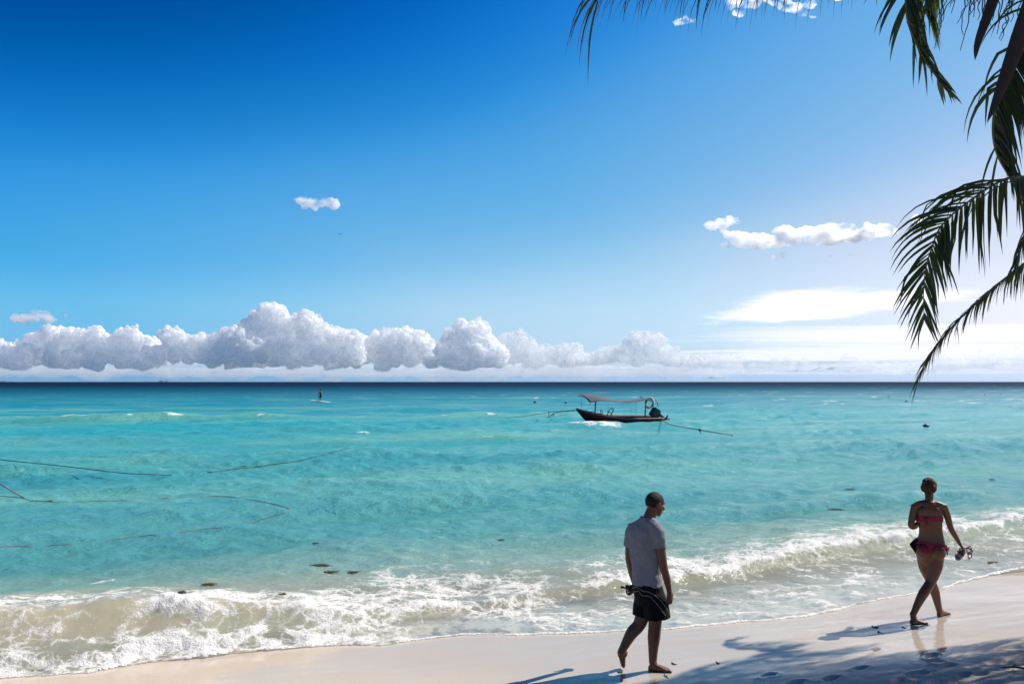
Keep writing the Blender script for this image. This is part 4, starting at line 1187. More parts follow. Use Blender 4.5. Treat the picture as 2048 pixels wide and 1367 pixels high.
# shoulder blades, buttocks, breasts
for g in (-1, 1):
    Aw, Bw = yaw_axes(WH)
    ball(bm, W(394, 652) + Aw * (.074 * g) - Bw * .058, (.088, .084, .092))
    Ac, Bc = yaw_axes(WS)
    ball(bm, W(388, 375) + Ac * (.066 * g) - Bc * .044, (.072, .048, .085))
    ball(bm, W(388, 428) + Ac * (.068 * g) + Bc * .075, (.062, .055, .060))
    limb(bm, [W(386, 308) + Ac * .02 * g, W(386, 318) + Ac * (.10 * g), W(386, 338) + Ac * (.160 * g)], [.044, .046, .046], 12)
# right arm out to the sandals
Ac, Bc = yaw_axes(WS)
limb(bm, [W(490, 335, -.035), W(516, 400, -.04), W(540, 482, -.045), W(572, 540, -.03), W(606, 600, -.02)], [.046, .040, .0335, .031, .0215], 30, 18)
hand(bm, W(607, 602, -.02), W(650, 655, -.01) - W(607, 602, -.02), (.5, .7, .2), (-.5, .3, -.6), .92, .75)
# left arm bent forward
limb(bm, [W(284, 335, .035), W(264, 410, .03), W(256, 470, .025), W(284, 474, .10), W(318, 446, .20)], [.046, .040, .0345, .033, .022], 32, 18)
hand(bm, W(317, 446, .215), (.25, .9, .25), (0, .1, 1), (1, -.2, -.2), .92, .6)
# legs: right leg behind, crossing to the left; left leg in front
limb(bm, [W(432, 690, -.02), W(425, 770, -.04), W(392, 880, -.06), W(345, 955, -.12), W(305, 1030, -.14), W(268, 1112, -.16)], [.094, .086, .0555, .057, .044, .033], 44, 20)
fh = ground(W(252, 1150, -.16)); ft = ground(W(368, 1166, -.13))
foot(bm, fh, ft, W(268, 1105, -.155), .94, 1)
limb(bm, [W(356, 690, .05), W(364, 770, .09), W(400, 870, .14), W(425, 940, .17), W(445, 1020, .18), W(462, 1092, .19)], [.092, .082, .0545, .057, .043, .033], 44, 20)
fh2 = ground(W(452, 1125, .18)); ft2 = ground(W(530, 1108, .33))
foot(bm, fh2, ft2, W(462, 1085, .20), .94, -1)
wbody = link('body', solid(bm, .0042, 6, .5), SKIN_W, woman)
# hair drawn back into a low tail
bm = bmesh.new()
def w_hair(v):
    return v.z > (.055 if v.y > .05 else (.01 if v.y > .015 else (-.085 if v.y < -.02 else -.03)))
cap(bm, HC, hf, hl_, hz, .93, w_hair, (.086, .105, .100))
def HP(x, y, z): return HC + (hl_ * x + hf * y + hz * z) * .93
limb(bm, [HP(0, -.085, .02), HP(0, -.102, -.02), HP(.004, -.098, -.085), HP(.008, -.088, -.150)], [.045, .048, .042, .018], 18, 14)
for k in range(5):
    ball(bm, HP(.006 * (-1) ** k, -.112 + .005 * k, .015 - .026 * k), (.030 - .003 * k, .018, .019), None, 3)
for x, y, z, r in ((.045, -.06, -.02, .045), (-.045, -.06, -.02, .045), (.03, -.07, .05, .04), (-.03, -.07, .05, .04)):
    ball(bm, HP(x, y, z), (r, r, r * 1.2), None, 3)
hm = solid(bm, .005, 3, .5); wrinkle(hm, .006, 60, 5, (1, 1, .35))
link('hair', hm, HAIR_W, woman)
# bikini: bands laid on the body
def band(name, o, pix_rows, mat, parent, lift=.006, thick=.006):
    """a strip of cloth lying on body o between two lines of points (each pixel looked up on the body), closed in front by eye"""
    top = on_surface(o, pix_rows[0], lift); bot = on_surface(o, pix_rows[1], lift)
    n = min(len(top), len(bot)); bm = bmesh.new()
    tv = [bm.verts.new(p) for p in top[:n]]; bv = [bm.verts.new(p) for p in bot[:n]]
    for i in range(n - 1): bm.faces.new((tv[i], tv[i + 1], bv[i + 1], bv[i]))
    bmesh.ops.solidify(bm, geom=bm.faces[:], thickness=thick)
    return bm_obj(name, bm, mat, parent)
def body_band(me, center_a, yaw, z_of, lift, keep, name, mat, parent):
    """copy the body's own faces that pass keep(), pushed out a little: cloth that follows the skin"""
    b2 = bmesh.new(); b2.from_mesh(me)
    dl = [f for f in b2.faces if not keep(f.calc_center_median())]
    bmesh.ops.delete(b2, geom=dl, context='FACES')
    nn = {v: v.normal.copy() for v in b2.verts}
    for v in b2.verts: v.co += nn[v] * lift
    bmesh.ops.smooth_vert(b2, verts=b2.verts, factor=.12, use_axis_x=True, use_axis_y=True, use_axis_z=True)
    bmesh.ops.solidify(b2, geom=b2.faces[:], thickness=-lift * .8)
    return bm_obj(name, b2, mat, parent)
wm = wbody.data
z1 = W(388, 409)[2]; z2 = W(388, 438)[2]
cx = W(388, 420)
def pixof(p):
    d = Vector(p) - CAM; k = 1 / d.dot(_F)
    return 1024 + d.dot(_X) * k * FPX, 683.5 - d.dot(_U) * k * FPX
def zoomw(p):
    x, y = pixof(p); return (x - 1750) * 3.597, (y - 920) * 3.597
def in_torso(p, r=.21):
    return (Vector(p).xy - Vector(cx[:2])).length < r
def top_keep(p):
    zx, zy = zoomw(p)
    if not (285 < zx < 486) or not in_torso(p, .215): return False
    f = (p.y - cx[1])
    hi = 404 - (26 if f > .05 else 0); lo = 437 + (24 if f > .05 else 0)
    return hi + (zx - 388) * .03 < zy < lo + (zx - 388) * .03
bt = body_band(wm, cx, WS, None, .005, top_keep, 'bikini_top', BIKINI, woman)
def bot_keep(p):
    zx, zy = zoomw(p)
    if not (270 < zx < 520): return False
    f = p.y - W(394, 640)[1]
    topz = 578 + (zx - 295) * .155
    u_ = (zx - 392)
    if f < .03:
        # seat: a triangle that narrows downwards
        low = 596 + 78 * max(0, 1 - ((zx - 362) / 62) ** 2) if zx < 424 else 636 + (zx - 424) * .04
        low = max(low, topz + 22)
        return topz < zy < low
    low = topz + 26 + 90 * max(0, 1 - (u_ / 62) ** 2)
    return topz < zy < low
bb = body_band(wm, cx, WH, None, .009, bot_keep, 'bikini_bottom', BIKINI, woman)
bpy.context.view_layer.update()
kn = on_surface(wbody, [(1750 + 360 / 3.597, 920 + 424 / 3.597)], .022)[0]
bm = bmesh.new()
ball(bm, kn, (.014, .010, .013), None, 2)
for dx, dz in ((-.026, .006), (.028, .008)):
    limb(bm, [kn, kn + np.array((dx * .6, -.006, dz)), kn + np.array((dx, -.002, dz - .014))], [.006, .010, .005], 8, 8)
for dx, L in ((-.012, .085), (.020, .060)):
    limb(bm, [kn, kn + np.array((dx * .6, -.006, -L * .5)), kn + np.array((dx, .002, -L))], [.005, .0075, .006], 8, 8)
bm_obj('knot', bm, BIKINI, bt)
kn = W(508, 640, -.03)
bm = bmesh.new()
ball(bm, kn, (.013, .012, .014), None, 2)
for dx, dy_, dz in ((.028, -.01, .020), (.018, .01, -.052), (.005, -.012, -.060), (.030, .0, -.014)):
    limb(bm, [kn, kn + np.array((dx * .7, dy_, dz * .5 + .004)), kn + np.array((dx, dy_, dz))], [.006, .011, .006], 8, 8)
bm_obj('bow', bm, BIKINI, bb)
# things she carries
bg = empty('bag', tuple(W(275, 620, .16)))
tag(bg, 'flat black pouch held against the woman\'s left hip', 'bag')
bm = bmesh.new()
rings = []
Cn = [W(243, 602, .02), W(296, 552, .06), W(345, 585, .16), W(330, 645, .15), W(290, 672, .04)]
ctr = sum(Cn) / len(Cn)
nv = nrm(np.cross(Cn[1] - Cn[0], Cn[3] - Cn[0]))
fr = [bm.verts.new(p + nv * .012) for p in Cn]; bk = [bm.verts.new(p - nv * .012) for p in Cn]
bm.faces.new(fr); bm.faces.new(bk[::-1])
for k in range(5): bm.faces.new((fr[k], fr[(k + 1) % 5], bk[(k + 1) % 5], bk[k]))
bmesh.ops.bevel(bm, geom=bm.edges[:], offset=.009, segments=3, affect='EDGES')
bm_obj('pouch', bm, BLACKC, bg)
bm = bmesh.new(); limb(bm, [W(305, 562, .09), W(318, 510, .19), W(320, 458, .225), W(316, 510, .20), W(325, 575, .14)], [.006] * 5, 24, 8); bm_obj('strap', bm, BLACKC, bg)
def sandal(p0, p1, upn, label):
    o = empty('sandal', tuple((np.array(p0) + np.array(p1)) / 2)); tag(o, label, 'sandal', 'pair of sandals in the woman\'s hand')
    h = np.array(p0, float); t = np.array(p1, float); L = np.linalg.norm(t - h); d = (t - h) / L
    n = np.array(upn, float); n = nrm(n - d * d.dot(n)); sd = np.cross(d, n)
    bm = bmesh.new(); N_ = 16; ring_t = []; ring_b = []
    def wdt(q): return .030 + .014 * math.sin(math.pi * min(1, q * 1.05)) * (.4 + q)
    prof = [(q, wdt(q)) for q in np.linspace(0, 1, N_)]
    prof[0] = (0, .012); prof[-1] = (1, .014); prof[1] = (prof[1][0], .024); prof[-2] = (prof[-2][0], .030)
    pts = [h + d * L * q + sd * w_ for q, w_ in prof] + [h + d * L * q - sd * w_ for q, w_ in prof[::-1]]
    tv = [bm.verts.new(p + n * .009) for p in pts]; bv = [bm.verts.new(p - n * .009) for p in pts]
    bm.faces.new(tv); bm.faces.new(bv[::-1]); k_ = len(pts)
    for k in range(k_): bm.faces.new((tv[k], bv[k], bv[(k + 1) % k_], tv[(k + 1) % k_]))
    bm_obj('sole', bm, SHOE2, o, False)
    bm = bmesh.new()
    for q, hh in ((.68, .040), (.30, .055)):
        c = h + d * L * q
        pts = [c + sd * .042 * math.cos(a) + n * hh * math.sin(a) for a in np.linspace(0, math.pi, 12)]
        tube(bm, pts, .010, 8, .5)
    pts = [h + d * L * .30 + sd * .040, h + d * L * .06 + sd * .030 + n * .045, h - d * .01 + n * .052, h + d * L * .06 - sd * .030 + n * .045, h + d * L * .30 - sd * .040]
    tube(bm, catmull(pts, 16), .008, 8, .5)
    bm_obj('straps', bm, SHOE, o)
sandal(W(652, 632, -.03), W(672, 706, .12), (1, -.35, .1), 'sandal with the pale sole turned out, in the woman\'s right hand')
sandal(W(640, 650, .0), W(578, 712, .07), (-.3, -.5, .8), 'dark sandal dangling lower by its loop from the woman\'s right hand')
# ------------------------------------------------------------------ the moored skiff
BY = gp(1240, 850, 0.0).y
def at_b(px, py, dy=0.0):
    p = at(px, py, BY); return np.array((p.x, p.y + dy, p.z))
bc = at_b(1240, 850); bc[2] = 0.0
bm_px = BY / FPX                              # metres per pixel there
boat = empty('motorboat', tuple(bc))
tag(boat, 'dark red open skiff with a canvas awning moored in the turquoise shallows', 'boat')
YAW = R(180 + 20)                             # bow to the left and a little nearer
HEEL = R(-5); TRIM = R(1.0)
BM = Matrix.Translation(Vector(bc)) @ Matrix.Rotation(YAW, 4, 'Z') @ Matrix.Rotation(-TRIM, 4, 'Y') @ Matrix.Rotation(HEEL, 4, 'X')
def B(x, y, z):
    """boat frame: x to the bow, y to port, z up from the waterline"""
    return np.array(BM @ Vector((x, y, z)))
HULL = simple_mat('dark_red_hull_paint', (.040, .010, .016), .6, .3, 3, .1, 20, 0, .2)
INNER = simple_mat('grey_red_hull_inside', (.060, .026, .026), .7, .3, 4, .2, 20)
RAIL = simple_mat('worn_red_rail', (.20, .10, .10), .6, .3, 6)
CANVAS = cloth_mat('blue_grey_canvas', (.095, .108, .125), .95)
POLE = simple_mat('dark_wood_pole', (.020, .015, .012), .7, .3, 10)
ENGINE = simple_mat('engine_black', (.010, .011, .014), .35, .2, 10)
METAL = simple_mat('grey_metal', (.05, .055, .065), .4, .2, 10, 0, 60, .6)
RINGM = simple_mat('lifebuoy_skin', (.62, .58, .52), .6, .1, 8)
RINGB = simple_mat('lifebuoy_band', (.52, .26, .12), .6, .1, 8)
ROPE = simple_mat('dark_rope', (.018, .018, .016), .8, .3, 30)
ROPE_R = simple_mat('red_rope', (.22, .022, .022), .75, .3, 30)
L2 = 3.02
def hull_row(q):
    """q 0 stern .. 1 bow: x, half beam at the rail, rail height, half beam at the waterline, keel depth"""
    x = -L2 + 2 * L2 * q
    hb = .86 * min(1, .80 + .5 * q) * (1 - max(0, (q - .55) / .45) ** 3.0 * .80) + .0
    rz = .56 + .05 * (q - .3) ** 2 + .52 * max(0, (q - .45) / .55) ** 2.0
    wb = .74 * (1 - max(0, (q - .42) / .52) ** 1.7) if q < .94 else 0
    kz = -.28 + .42 * max(0, (q - .62) / .38) ** 1.6
    return x, hb, rz, max(wb, .012), kz
bm = bmesh.new(); NQ = 30; rows = []
for i in range(NQ):
    q = i / (NQ - 1); x, hb, rz, wb, kz = hull_row(q)
    xs = x + .30 * max(0, (q - .78) / .22)
    sec = []
    for sg, order in ((-1, 1), (1, -1)):
        rk = max(0, (q - .70) / .30) ** 1.2
        half = [(sg * hb, rz, xs), (sg * (hb * .97 + .0), rz - .10, xs), (sg * (wb * .55 + hb * .45), rz * .45, x - .15 * rk), (sg * wb, .0 + max(0, kz + .05), x - .50 * rk), (sg * wb * .6, kz * .62 + (kz > 0) * .02, x - .62 * rk), (0, kz, x - .66 * rk)]
        sec.append(half)
    pts = sec[0] + sec[1][-2::-1]
    rows.append([bm.verts.new(B(px_, y, z)) for y, z, px_ in pts])
for i in range(NQ - 1):
    for k in range(len(rows[0]) - 1): bm.faces.new((rows[i][k], rows[i][k + 1], rows[i + 1][k + 1], rows[i + 1][k]))
bm.faces.new(rows[0])
bmesh.ops.recalc_face_normals(bm, faces=bm.faces)
hull = bm_obj('hull', bm, HULL, boat)
md = hull.modifiers.new('thick', 'SOLIDIFY'); md.thickness = .05; md.offset = -1
bm = bmesh.new(); fl = []
for i in range(NQ - 2):
    q = i / (NQ - 1); x, hb, rz, wb, kz = hull_row(q)
    fl.append([bm.verts.new(B(x, s_ * (wb * .8 + .0), max(.04, kz + .06))) for s_ in (-1, 0, 1)])
for i in range(len(fl) - 1):
    for k in (0, 1): bm.faces.new((fl[i][k], fl[i][k + 1], fl[i + 1][k + 1], fl[i + 1][k]))
bm_obj('floor_boards', bm, INNER, boat)
for sg in (-1, 1):
    bm = bmesh.new(); pts = []
    for i in range(NQ):
        q = i / (NQ - 1); x, hb, rz, wb, kz = hull_row(q)
        pts.append(B(x + .30 * max(0, (q - .78) / .22), sg * hb, rz + .01))
    tube(bm, pts, .042, 8); bm_obj('rail', bm, RAIL, boat)
def box(bm, x0, x1, y0, y1, z0, z1, fr=B):
    v = [bm.verts.new(fr(x, y, z)) for x in (x0, x1) for y in (y0, y1) for z in (z0, z1)]
    for f in ((0, 1, 3, 2), (4, 6, 7, 5), (0, 4, 5, 1), (2, 3, 7, 6), (0, 2, 6, 4), (1, 5, 7, 3)): bm.faces.new([v[k] for k in f])
for q in (.30, .55):
    x, hb, rz, wb, kz = hull_row(q); bm = bmesh.new(); box(bm, x - .14, x + .14, -hb * .9, hb * .9, rz - .20, rz - .15)
    bmesh.ops.bevel(bm, geom=bm.edges[:], offset=.012, segments=2, affect='EDGES'); bm_obj('bench', bm, INNER, boat)
bm = bmesh.new(); box(bm, -L2 + .02, -L2 + .36, -.66, .66, .26, .36); bmesh.ops.bevel(bm, geom=bm.edges[:], offset=.015, segments=2, affect='EDGES'); bm_obj('stern_deck', bm, INNER, boat)
# awning on two posts
PF, PR = .0, .0
pf = (1.95, 0); pr = (-1.92, 0)
for (x, y), zt in ((pf, 2.02), (pr, 1.86)):
    bm = bmesh.new(); tube(bm, [B(x, y, .1), B(x + .04, y, 1.0), B(x + .02, y, zt)], [.050, .045, .042], 10); bm_obj('awning_post', bm, POLE, boat)
bm = bmesh.new(); nx, ny = 26, 10; g = []
for i in range(nx):
    t = i / (nx - 1); x = 2.85 - (2.85 + 1.95) * t; row_ = []
    zc = np.interp(t, [0, .18, .40, .56, .78, .92, 1], [1.93, 2.02, 1.86, 1.72, 1.77, 1.87, 1.85])
    for j in range(ny):
        v = j / (ny - 1) * 2 - 1
        row_.append(bm.verts.new(B(x, v * .92, zc - .10 * v * v - v * .20 * (1 - 1.9 * t) + .035 * pnoise(np.array(x * 1.7), np.array(v * 2.1), 5))))
    g.append(row_)
for i in range(nx - 1):
    for j in range(ny - 1): bm.faces.new((g[i][j], g[i][j + 1], g[i + 1][j + 1], g[i + 1][j]))
aw = bm_obj('awning', bm, CANVAS, boat)
md = aw.modifiers.new('thick', 'SOLIDIFY'); md.thickness = .012
bm = bmesh.new()
tube(bm, [B(2.86, -.95, 1.86), B(2.87, 0, 1.93), B(2.86, .95, 1.80)], .025, 8); tube(bm, [B(2.86, .95, 1.80), B(2.88, .97, 1.45)], .016, 6)
bm_obj('awning_spar', bm, POLE, boat)
bm = bmesh.new()
tube(bm, [B(-1.93, -.95, 1.88), B(-1.93, .95, 1.74)], .028, 8)
tube(bm, [B(-1.93, .2, 1.84), B(-2.45, .25, 1.80), B(-2.62, .25, 1.74)], .022, 8); tube(bm, [B(-2.62, .25, 1.74), B(-2.66, .3, 1.50), B(-2.74, .3, 1.32)], .022, 6)
bm_obj('awning_spar', bm, POLE, boat)
for x, y, z0, z1 in ((2.80, -.5, 1.8, .98), (1.1, .8, 1.4, .5), (-.35, .8, 1.35, .45), (-1.6, -.8, 1.7, .5), (.6, -.8, 1.5, .5)):
    bm = bmesh.new(); tube(bm, [B(x, y, z1), B(x + .02, y, z0)], .008, 5); bm_obj('stay', bm, ROPE, boat)
# helm: console, wheel and tilted seat frame
bm = bmesh.new(); box(bm, 1.55, 1.85, -.28, .30, .10, .82); bmesh.ops.bevel(bm, geom=bm.edges[:], offset=.03, segments=3, affect='EDGES'); con = bm_obj('console', bm, INNER, boat)
bm = bmesh.new()
tube(bm, [B(1.50 + .06 * math.sin(a), .0 + .19 * math.cos(a), .88 + .19 * math.sin(a)) for a in np.linspace(0, 2 * math.pi, 22)], .018, 6, cap=False)
for a in (0, 2.09, 4.19): tube(bm, [B(1.50, 0, .88), B(1.50 + .06 * math.sin(a), .19 * math.cos(a), .88 + .19 * math.sin(a))], .012, 5)
bm_obj('steering_wheel', bm, ENGINE, con)
bm = bmesh.new()
for y in (-.24, .30):
    tube(bm, [B(1.16, y, .12), B(.98, y, .62), B(.72, y, 1.15)], .026, 7)
for t in (.0, .45, 1.0): tube(bm, [B(.98 - .26 * t, -.24, .62 + .53 * t), B(.98 - .26 * t, .30, .62 + .53 * t)], .024, 7)
tube(bm, [B(.60, -.24, .30), B(.98, -.24, .62)], .022, 6); tube(bm, [B(.60, .30, .30), B(.98, .30, .62)], .022, 6)
bm_obj('seat_frame', bm, METAL, boat)
# coil of yellowish rope in the bow
bm = bmesh.new(); rs = np.random.RandomState(2)
for k in range(6):
    r = rs.uniform(.13, .24); cx_ = rs.uniform(-.08, .08); cz = .62 + .04 * k
    tube(bm, [B(2.45 + cx_ + r * math.cos(a), r * math.sin(a), cz + .03 * math.sin(3 * a + k)) for a in np.linspace(0, 2 * math.pi, 16)], .022, 6, cap=False)
bow_rope = empty('rope_coil', tuple(B(2.45, 0, .6))); tag(bow_rope, 'heap of yellowish rope coiled in the bow of the skiff', 'rope')
bm_obj('coil', bm, simple_mat('straw_rope', (.17, .15, .05), .8, .3, 20), bow_rope)
# outboard engine, tilted up
ob = None
TIP = Matrix.Translation(Vector((-L2 - .12, 0, .66))) @ Matrix.Rotation(R(58), 4, 'Y')
def O(x, y, z): return np.array(BM @ (TIP @ Vector((x, y, z))))
bm = bmesh.new()
for x0, x1, y0, y1, z0, z1 in ((-.24, .40, -.24, .24, .24, .80),): box(bm, x0, x1, y0, y1, z0, z1, O)
bmesh.ops.bevel(bm, geom=bm.edges[:], offset=.045, segments=2, affect='EDGES')
eng = empty('outboard_motor', tuple(B(-L2 - .1, 0, .52) - bc), boat)
cow = bm_obj('cowl', bm, ENGINE, eng, False)
bm = bmesh.new(); box(bm, -.12, .16, -.246, -.238, .48, .60, O); bm_obj('emblem', bm, simple_mat('red_emblem', (.35, .02, .03), .5, .1), eng)
bm = bmesh.new(); ring_loft(bm, [(O(.02, 0, z), a, b, nrm(O(1, 0, 0) - O(0, 0, 0)), nrm(O(0, 1, 0) - O(0, 0, 0))) for z, a, b in ((.24, .24, .17), (.05, .17, .12), (-.25, .12, .07), (-.62, .12, .05), (-.80, .16, .05))], 16)
box(bm, -.34, .14, -.10, .10, -.47, -.45, O); box(bm, -.10, .12, -.02, .02, -1.02, -.80, O)
bm_obj('engine_leg', bm, ENGINE, eng)
bm = bmesh.new(); box(bm, .12, .34, -.16, .16, -.10, .20, O); bmesh.ops.bevel(bm, geom=bm.edges[:], offset=.03, segments=2, affect='EDGES'); bm_obj('clamp_bracket', bm, METAL, eng)
bm = bmesh.new(); tube(bm, [O(.22, 0, -.70), O(-.02, 0, -.70), O(-.24, 0, -.70)], [.03, .07, .04], 12)
for a in (0, 2.09, 4.19):
    u_ = (math.cos(a), math.sin(a))
    vs = [bm.verts.new(O(-.14 + dx, .03 * u_[0] * 0 + rr * u_[0] + ww * -u_[1], -.70 + rr * u_[1] + ww * u_[0])) for rr, ww, dx in ((.04, -.03, .03), (.13, -.08, .05), (.19, 0, 0), (.13, .08, -.05), (.04, .03, -.03))]
    f = bm.faces.new(vs); bmesh.ops.solidify(bm, geom=[f], thickness=.012)
bm_obj('propeller', bm, METAL, eng)
# lifebuoy on the after post
lb = empty('lifebuoy', tuple(B(-2.05, .25, 1.62))); tag(lb, 'weathered white lifebuoy hanging on the rear awning post of the skiff', 'lifebuoy')
lc = B(-2.02, .30, 1.60); fx = nrm(np.array((.86, -.18, 0))); fz = np.array((.10, 0, 1.0))
for a0, n_, mt, nm in ((0, 8, None, None),):
    for k in range(8):
        bm = bmesh.new(); aa = np.linspace(k * math.pi / 4, (k + 1) * math.pi / 4, 8)
        tube(bm, [lc + fx * (.255 * math.cos(a)) + fz * (.33 * math.sin(a)) for a in aa], .085, 12, cap=True)
        bm_obj('ring_segment' if k % 2 == 0 else 'ring_band', bm, RINGM if k % 2 == 0 else RINGB, lb)
# mooring lines
def rope(name, pts, r, mat, label, cat='rope', n=60, knots=()):
    C = catmull(pts, n); bm = bmesh.new(); tube(bm, C, r, 6)
    for q in knots:
        p = C[int(q * (n - 1))]; ball(bm, p, (r * 3.5, r * 3, r * 3.2), None, 2); tube(bm, [p, p + np.array((.02, 0, -.10)), p + np.array((.03, 0, -.20))], r * .9, 5)
    return tag(bm_obj(name, bm, mat), label, cat)
def gw(px, py, z=0.02):
    p = gp(px, py, z); return np.array(p[:])
rope('mooring_rope', [B(3.5, .1, 1.05), at_b(1100, 827, 2.2), gw(1050, 831.5, .34), gw(1013, 835.5, .24), gw(980, 838, .10)], .019, ROPE, 'upper bow mooring rope running left from the skiff into the sea', knots=(.27,))
rope('mooring_rope', [B(3.45, -.1, .98), at_b(1120, 829, 4.0), gw(1095, 833.5, .26), gw(1073, 837, .16), gw(1062, 838.5, .0)], .019, ROPE, 'short lower bow mooring rope left of the skiff', knots=(.35,))
rope('mooring_rope', [B(-2.6, .78, .55), gw(1340, 848.5, .62), gw(1380, 856, .50), gw(1420, 863, .36), gw(1455, 868.5, .20), gw(1478, 872, -.10)], .022, ROPE, 'stern mooring rope running right from the skiff into the sea', knots=(.50,))
# ------------------------------------------------------------------ sea surface lookup for things afloat
_sea = bpy.data.objects['sea']
bpy.context.view_layer.update()
_dg = bpy.context.evaluated_depsgraph_get()
def sea_at(px, py, lift=0.0, obj='sea'):
    d = ray(px, py).normalized()
    o = CAM.copy()
    for _ in range(12):
        ok, loc, nrm_, _i, ob, _m = SC.ray_cast(_dg, o, d)
        if not ok: break
        if ob and ob.name == obj: return np.array(loc) + np.array((0, 0, lift))
        o = loc + d * .01
    return np.array(gp(px, py, 0.0)) + np.array((0, 0, lift))

# floating ropes at the left
def float_rope(name, pix, r, mat, label, zs=None, n=140, knots=(), sink=0.0):
    pts = []
    C2 = catmull([(a, b, 0 if zs is None else zs[i]) for i, (a, b) in enumerate(pix)], n)
    rs_ = np.random.RandomState(int(pix[0][1]))
    wob = fbm(np.linspace(0, 14, n), np.zeros(n) + pix[0][1], 3, 5)
    for i, (a, b, z) in enumerate(C2):
        if z > .01: p = np.array(gp(a, b, z)[:])
        else: p = sea_at(a, b, .012 + .022 * wob[i] - sink)
        pts.append(p)
    bm = bmesh.new(); tube(bm, pts, [r * (1 + .5 * max(0, wob[i])) * (1 - .45 * i / n) for i in range(n)], 6)
    for q in knots:
        p = pts[int(q * (n - 1))]; ball(bm, p, (r * 3, r * 2.6, r * 2.4), None, 2)
    return tag(bm_obj(name, bm, mat), label, 'rope')
float_rope('floating_rope', [(-60, 912), (0, 919), (120, 931), (240, 945), (300, 948), (350, 949), (410, 945), (470, 939), (540, 930), (600, 921), (650, 908), (700, 896)], .012, ROPE, 'long black rope dipping into the sea at far left, uppermost of the ropes', zs=[.66, .60, .52, .42, .36, .26, .02, 0, 0, 0, 0, 0])
float_rope('floating_rope', [(-60, 930), (0, 968), (30, 986), (62, 1002), (66, 999), (85, 999), (103, 1003)], .012, ROPE_R, 'taut red rope slanting down from the left edge to a knot', zs=[.75, .42, .2, .03, .03, .02, 0], knots=(.56,), n=60)
float_rope('floating_rope', [(62, 1002), (140, 1003), (250, 1000), (340, 995), (420, 992), (470, 995), (520, 1003), (558, 1011), (576, 1018), (565, 1026), (520, 1040), (470, 1050), (380, 1062), (300, 1070), (220, 1080), (140, 1088), (60, 1092), (-40, 1094)], .0058, ROPE_R, 'thin red rope floating in a wide loop on the near water', n=220, sink=.007)
float_rope('floating_rope', [(-40, 990), (0, 992), (40, 996), (62, 1002)], .008, ROPE, 'short thin black rope meeting the red knot at the left edge', n=40)

# floats and bobbing things
FLOAT = simple_mat('dark_float', (.012, .012, .014), .5, .3, 20)
def buoy(px, py, r, label, cat='buoy', two=False):
    p = sea_at(px, py)
    o = empty('mooring_buoy', tuple(p)); tag(o, label, cat)
    bm = bmesh.new()
    ball(bm, p + np.array((0, 0, r * .35)), (r * 1.15, r, r * .72), None, 3)
    if two: ball(bm, p + np.array((r * .9, .1, r * .45)), (r * .8, r * .7, r * .62), None, 3)
    bm_obj('float_body', bm, FLOAT, o)
    bm = bmesh.new(); tube(bm, [p + np.array((-r * .3, 0, r * .8)), p + np.array((-r * .3, 0, r * 1.25)), p + np.array((r * .1, 0, r * 1.25)), p + np.array((r * .1, 0, r * .8))], r * .11, 6); bm_obj('lifting_eye', bm, FLOAT, o)
buoy(1851, 853, .16, 'largest black float right of the skiff, a double hump', two=True)
buoy(1812, 803, .17, 'small black float just right of the lowest frond tip')
buoy(1069, 805, .20, 'tiny dark float out at sea left of the skiff awning')
buoy(1131, 806, .16, 'tiny dark float close to the left end of the skiff awning')
buoy(1776, 793, .17, 'speck of a dark float left of the lowest frond tip')
for x, y, l in ((1968, 789, 'first'), (2000, 788, 'second')):
    buoy(x, y, .17, {'first': 'far dark float near the right edge, left one of two', 'second': 'far dark float near the right edge, right one of two'}[l])

# sargassum: drifting clumps, each a small heap of blades and bladders
WEED = simple_mat('brown_seaweed', (.10, .060, .018), .7, .5, 30)
WEED_D = simple_mat('dark_seaweed', (.022, .022, .020), .6, .4, 30)
def weed(px, py, w_px, h_px, mat, label, seed, on='sea', cat='seaweed', group=None):
    p = sea_at(px, py, 0, on); sc = p[1] / FPX
    rs = np.random.RandomState(seed); W_ = w_px * sc / 2; D_ = max(.05, h_px * sc * 1.3)
    bm = bmesh.new()
    spine = []
    n = int((16 + w_px * 1.6) * (1 if on == 'sea' else .35))
    for k in range(n):
        a = np.array((rs.normal(0, W_ * .42), rs.normal(0, D_ * .55), rs.uniform(.0, .008)))
        ang = rs.normal(0, .8); ln = rs.uniform(.04, .11) * min(1.6, W_ / .12)
        d = np.array((math.cos(ang), math.sin(ang) * .6, rs.uniform(-.05, .10))); d2 = np.array((math.cos(ang + .8), math.sin(ang + .8) * .6, rs.uniform(-.3, .2)))
        spine.append(p + a)
        limb_pts = [p + a, p + a + d * ln * .5, p + a + (d + d2) * ln * .5]
        tube(bm, limb_pts, [.003, .006, .002], 5, .45)
        if rs.rand() < .4: bmesh.ops.create_icosphere(bm, subdivisions=1, radius=.007, matrix=Matrix.Translation(Vector(limb_pts[1])))
    spine.sort(key=lambda v: v[0]); tube(bm, spine, .0035, 5)
    o = bm_obj('seaweed', bm, mat); return tag(o, label, cat, group)
weed(415, 1167, 30, 7, WEED, 'brown seaweed clump floating just behind the left breaker', 1)
weed(362, 1184, 20, 7, WEED_D, 'dark forked seaweed scrap below left of the brown clump', 2)
weed(636, 1130, 34, 6, WEED_D, 'dark seaweed strand, upper of the pair left of centre', 3)
weed(652, 1144, 34, 6, WEED_D, 'dark seaweed strand, lower of the pair left of centre', 4)
weed(704, 1144, 26, 6, WEED_D, 'dark seaweed strand at the edge of the foam, right of the pair', 5)
weed(630, 1086, 14, 3, WEED_D, 'small dark seaweed scrap above the pair of strands', 6)
weed(562, 1188, 16, 5, WEED, 'small brown seaweed scrap in the foam', 7)
weed(1697, 978, 20, 6, WEED_D, 'dark seaweed scrap left of the woman\'s head', 8)
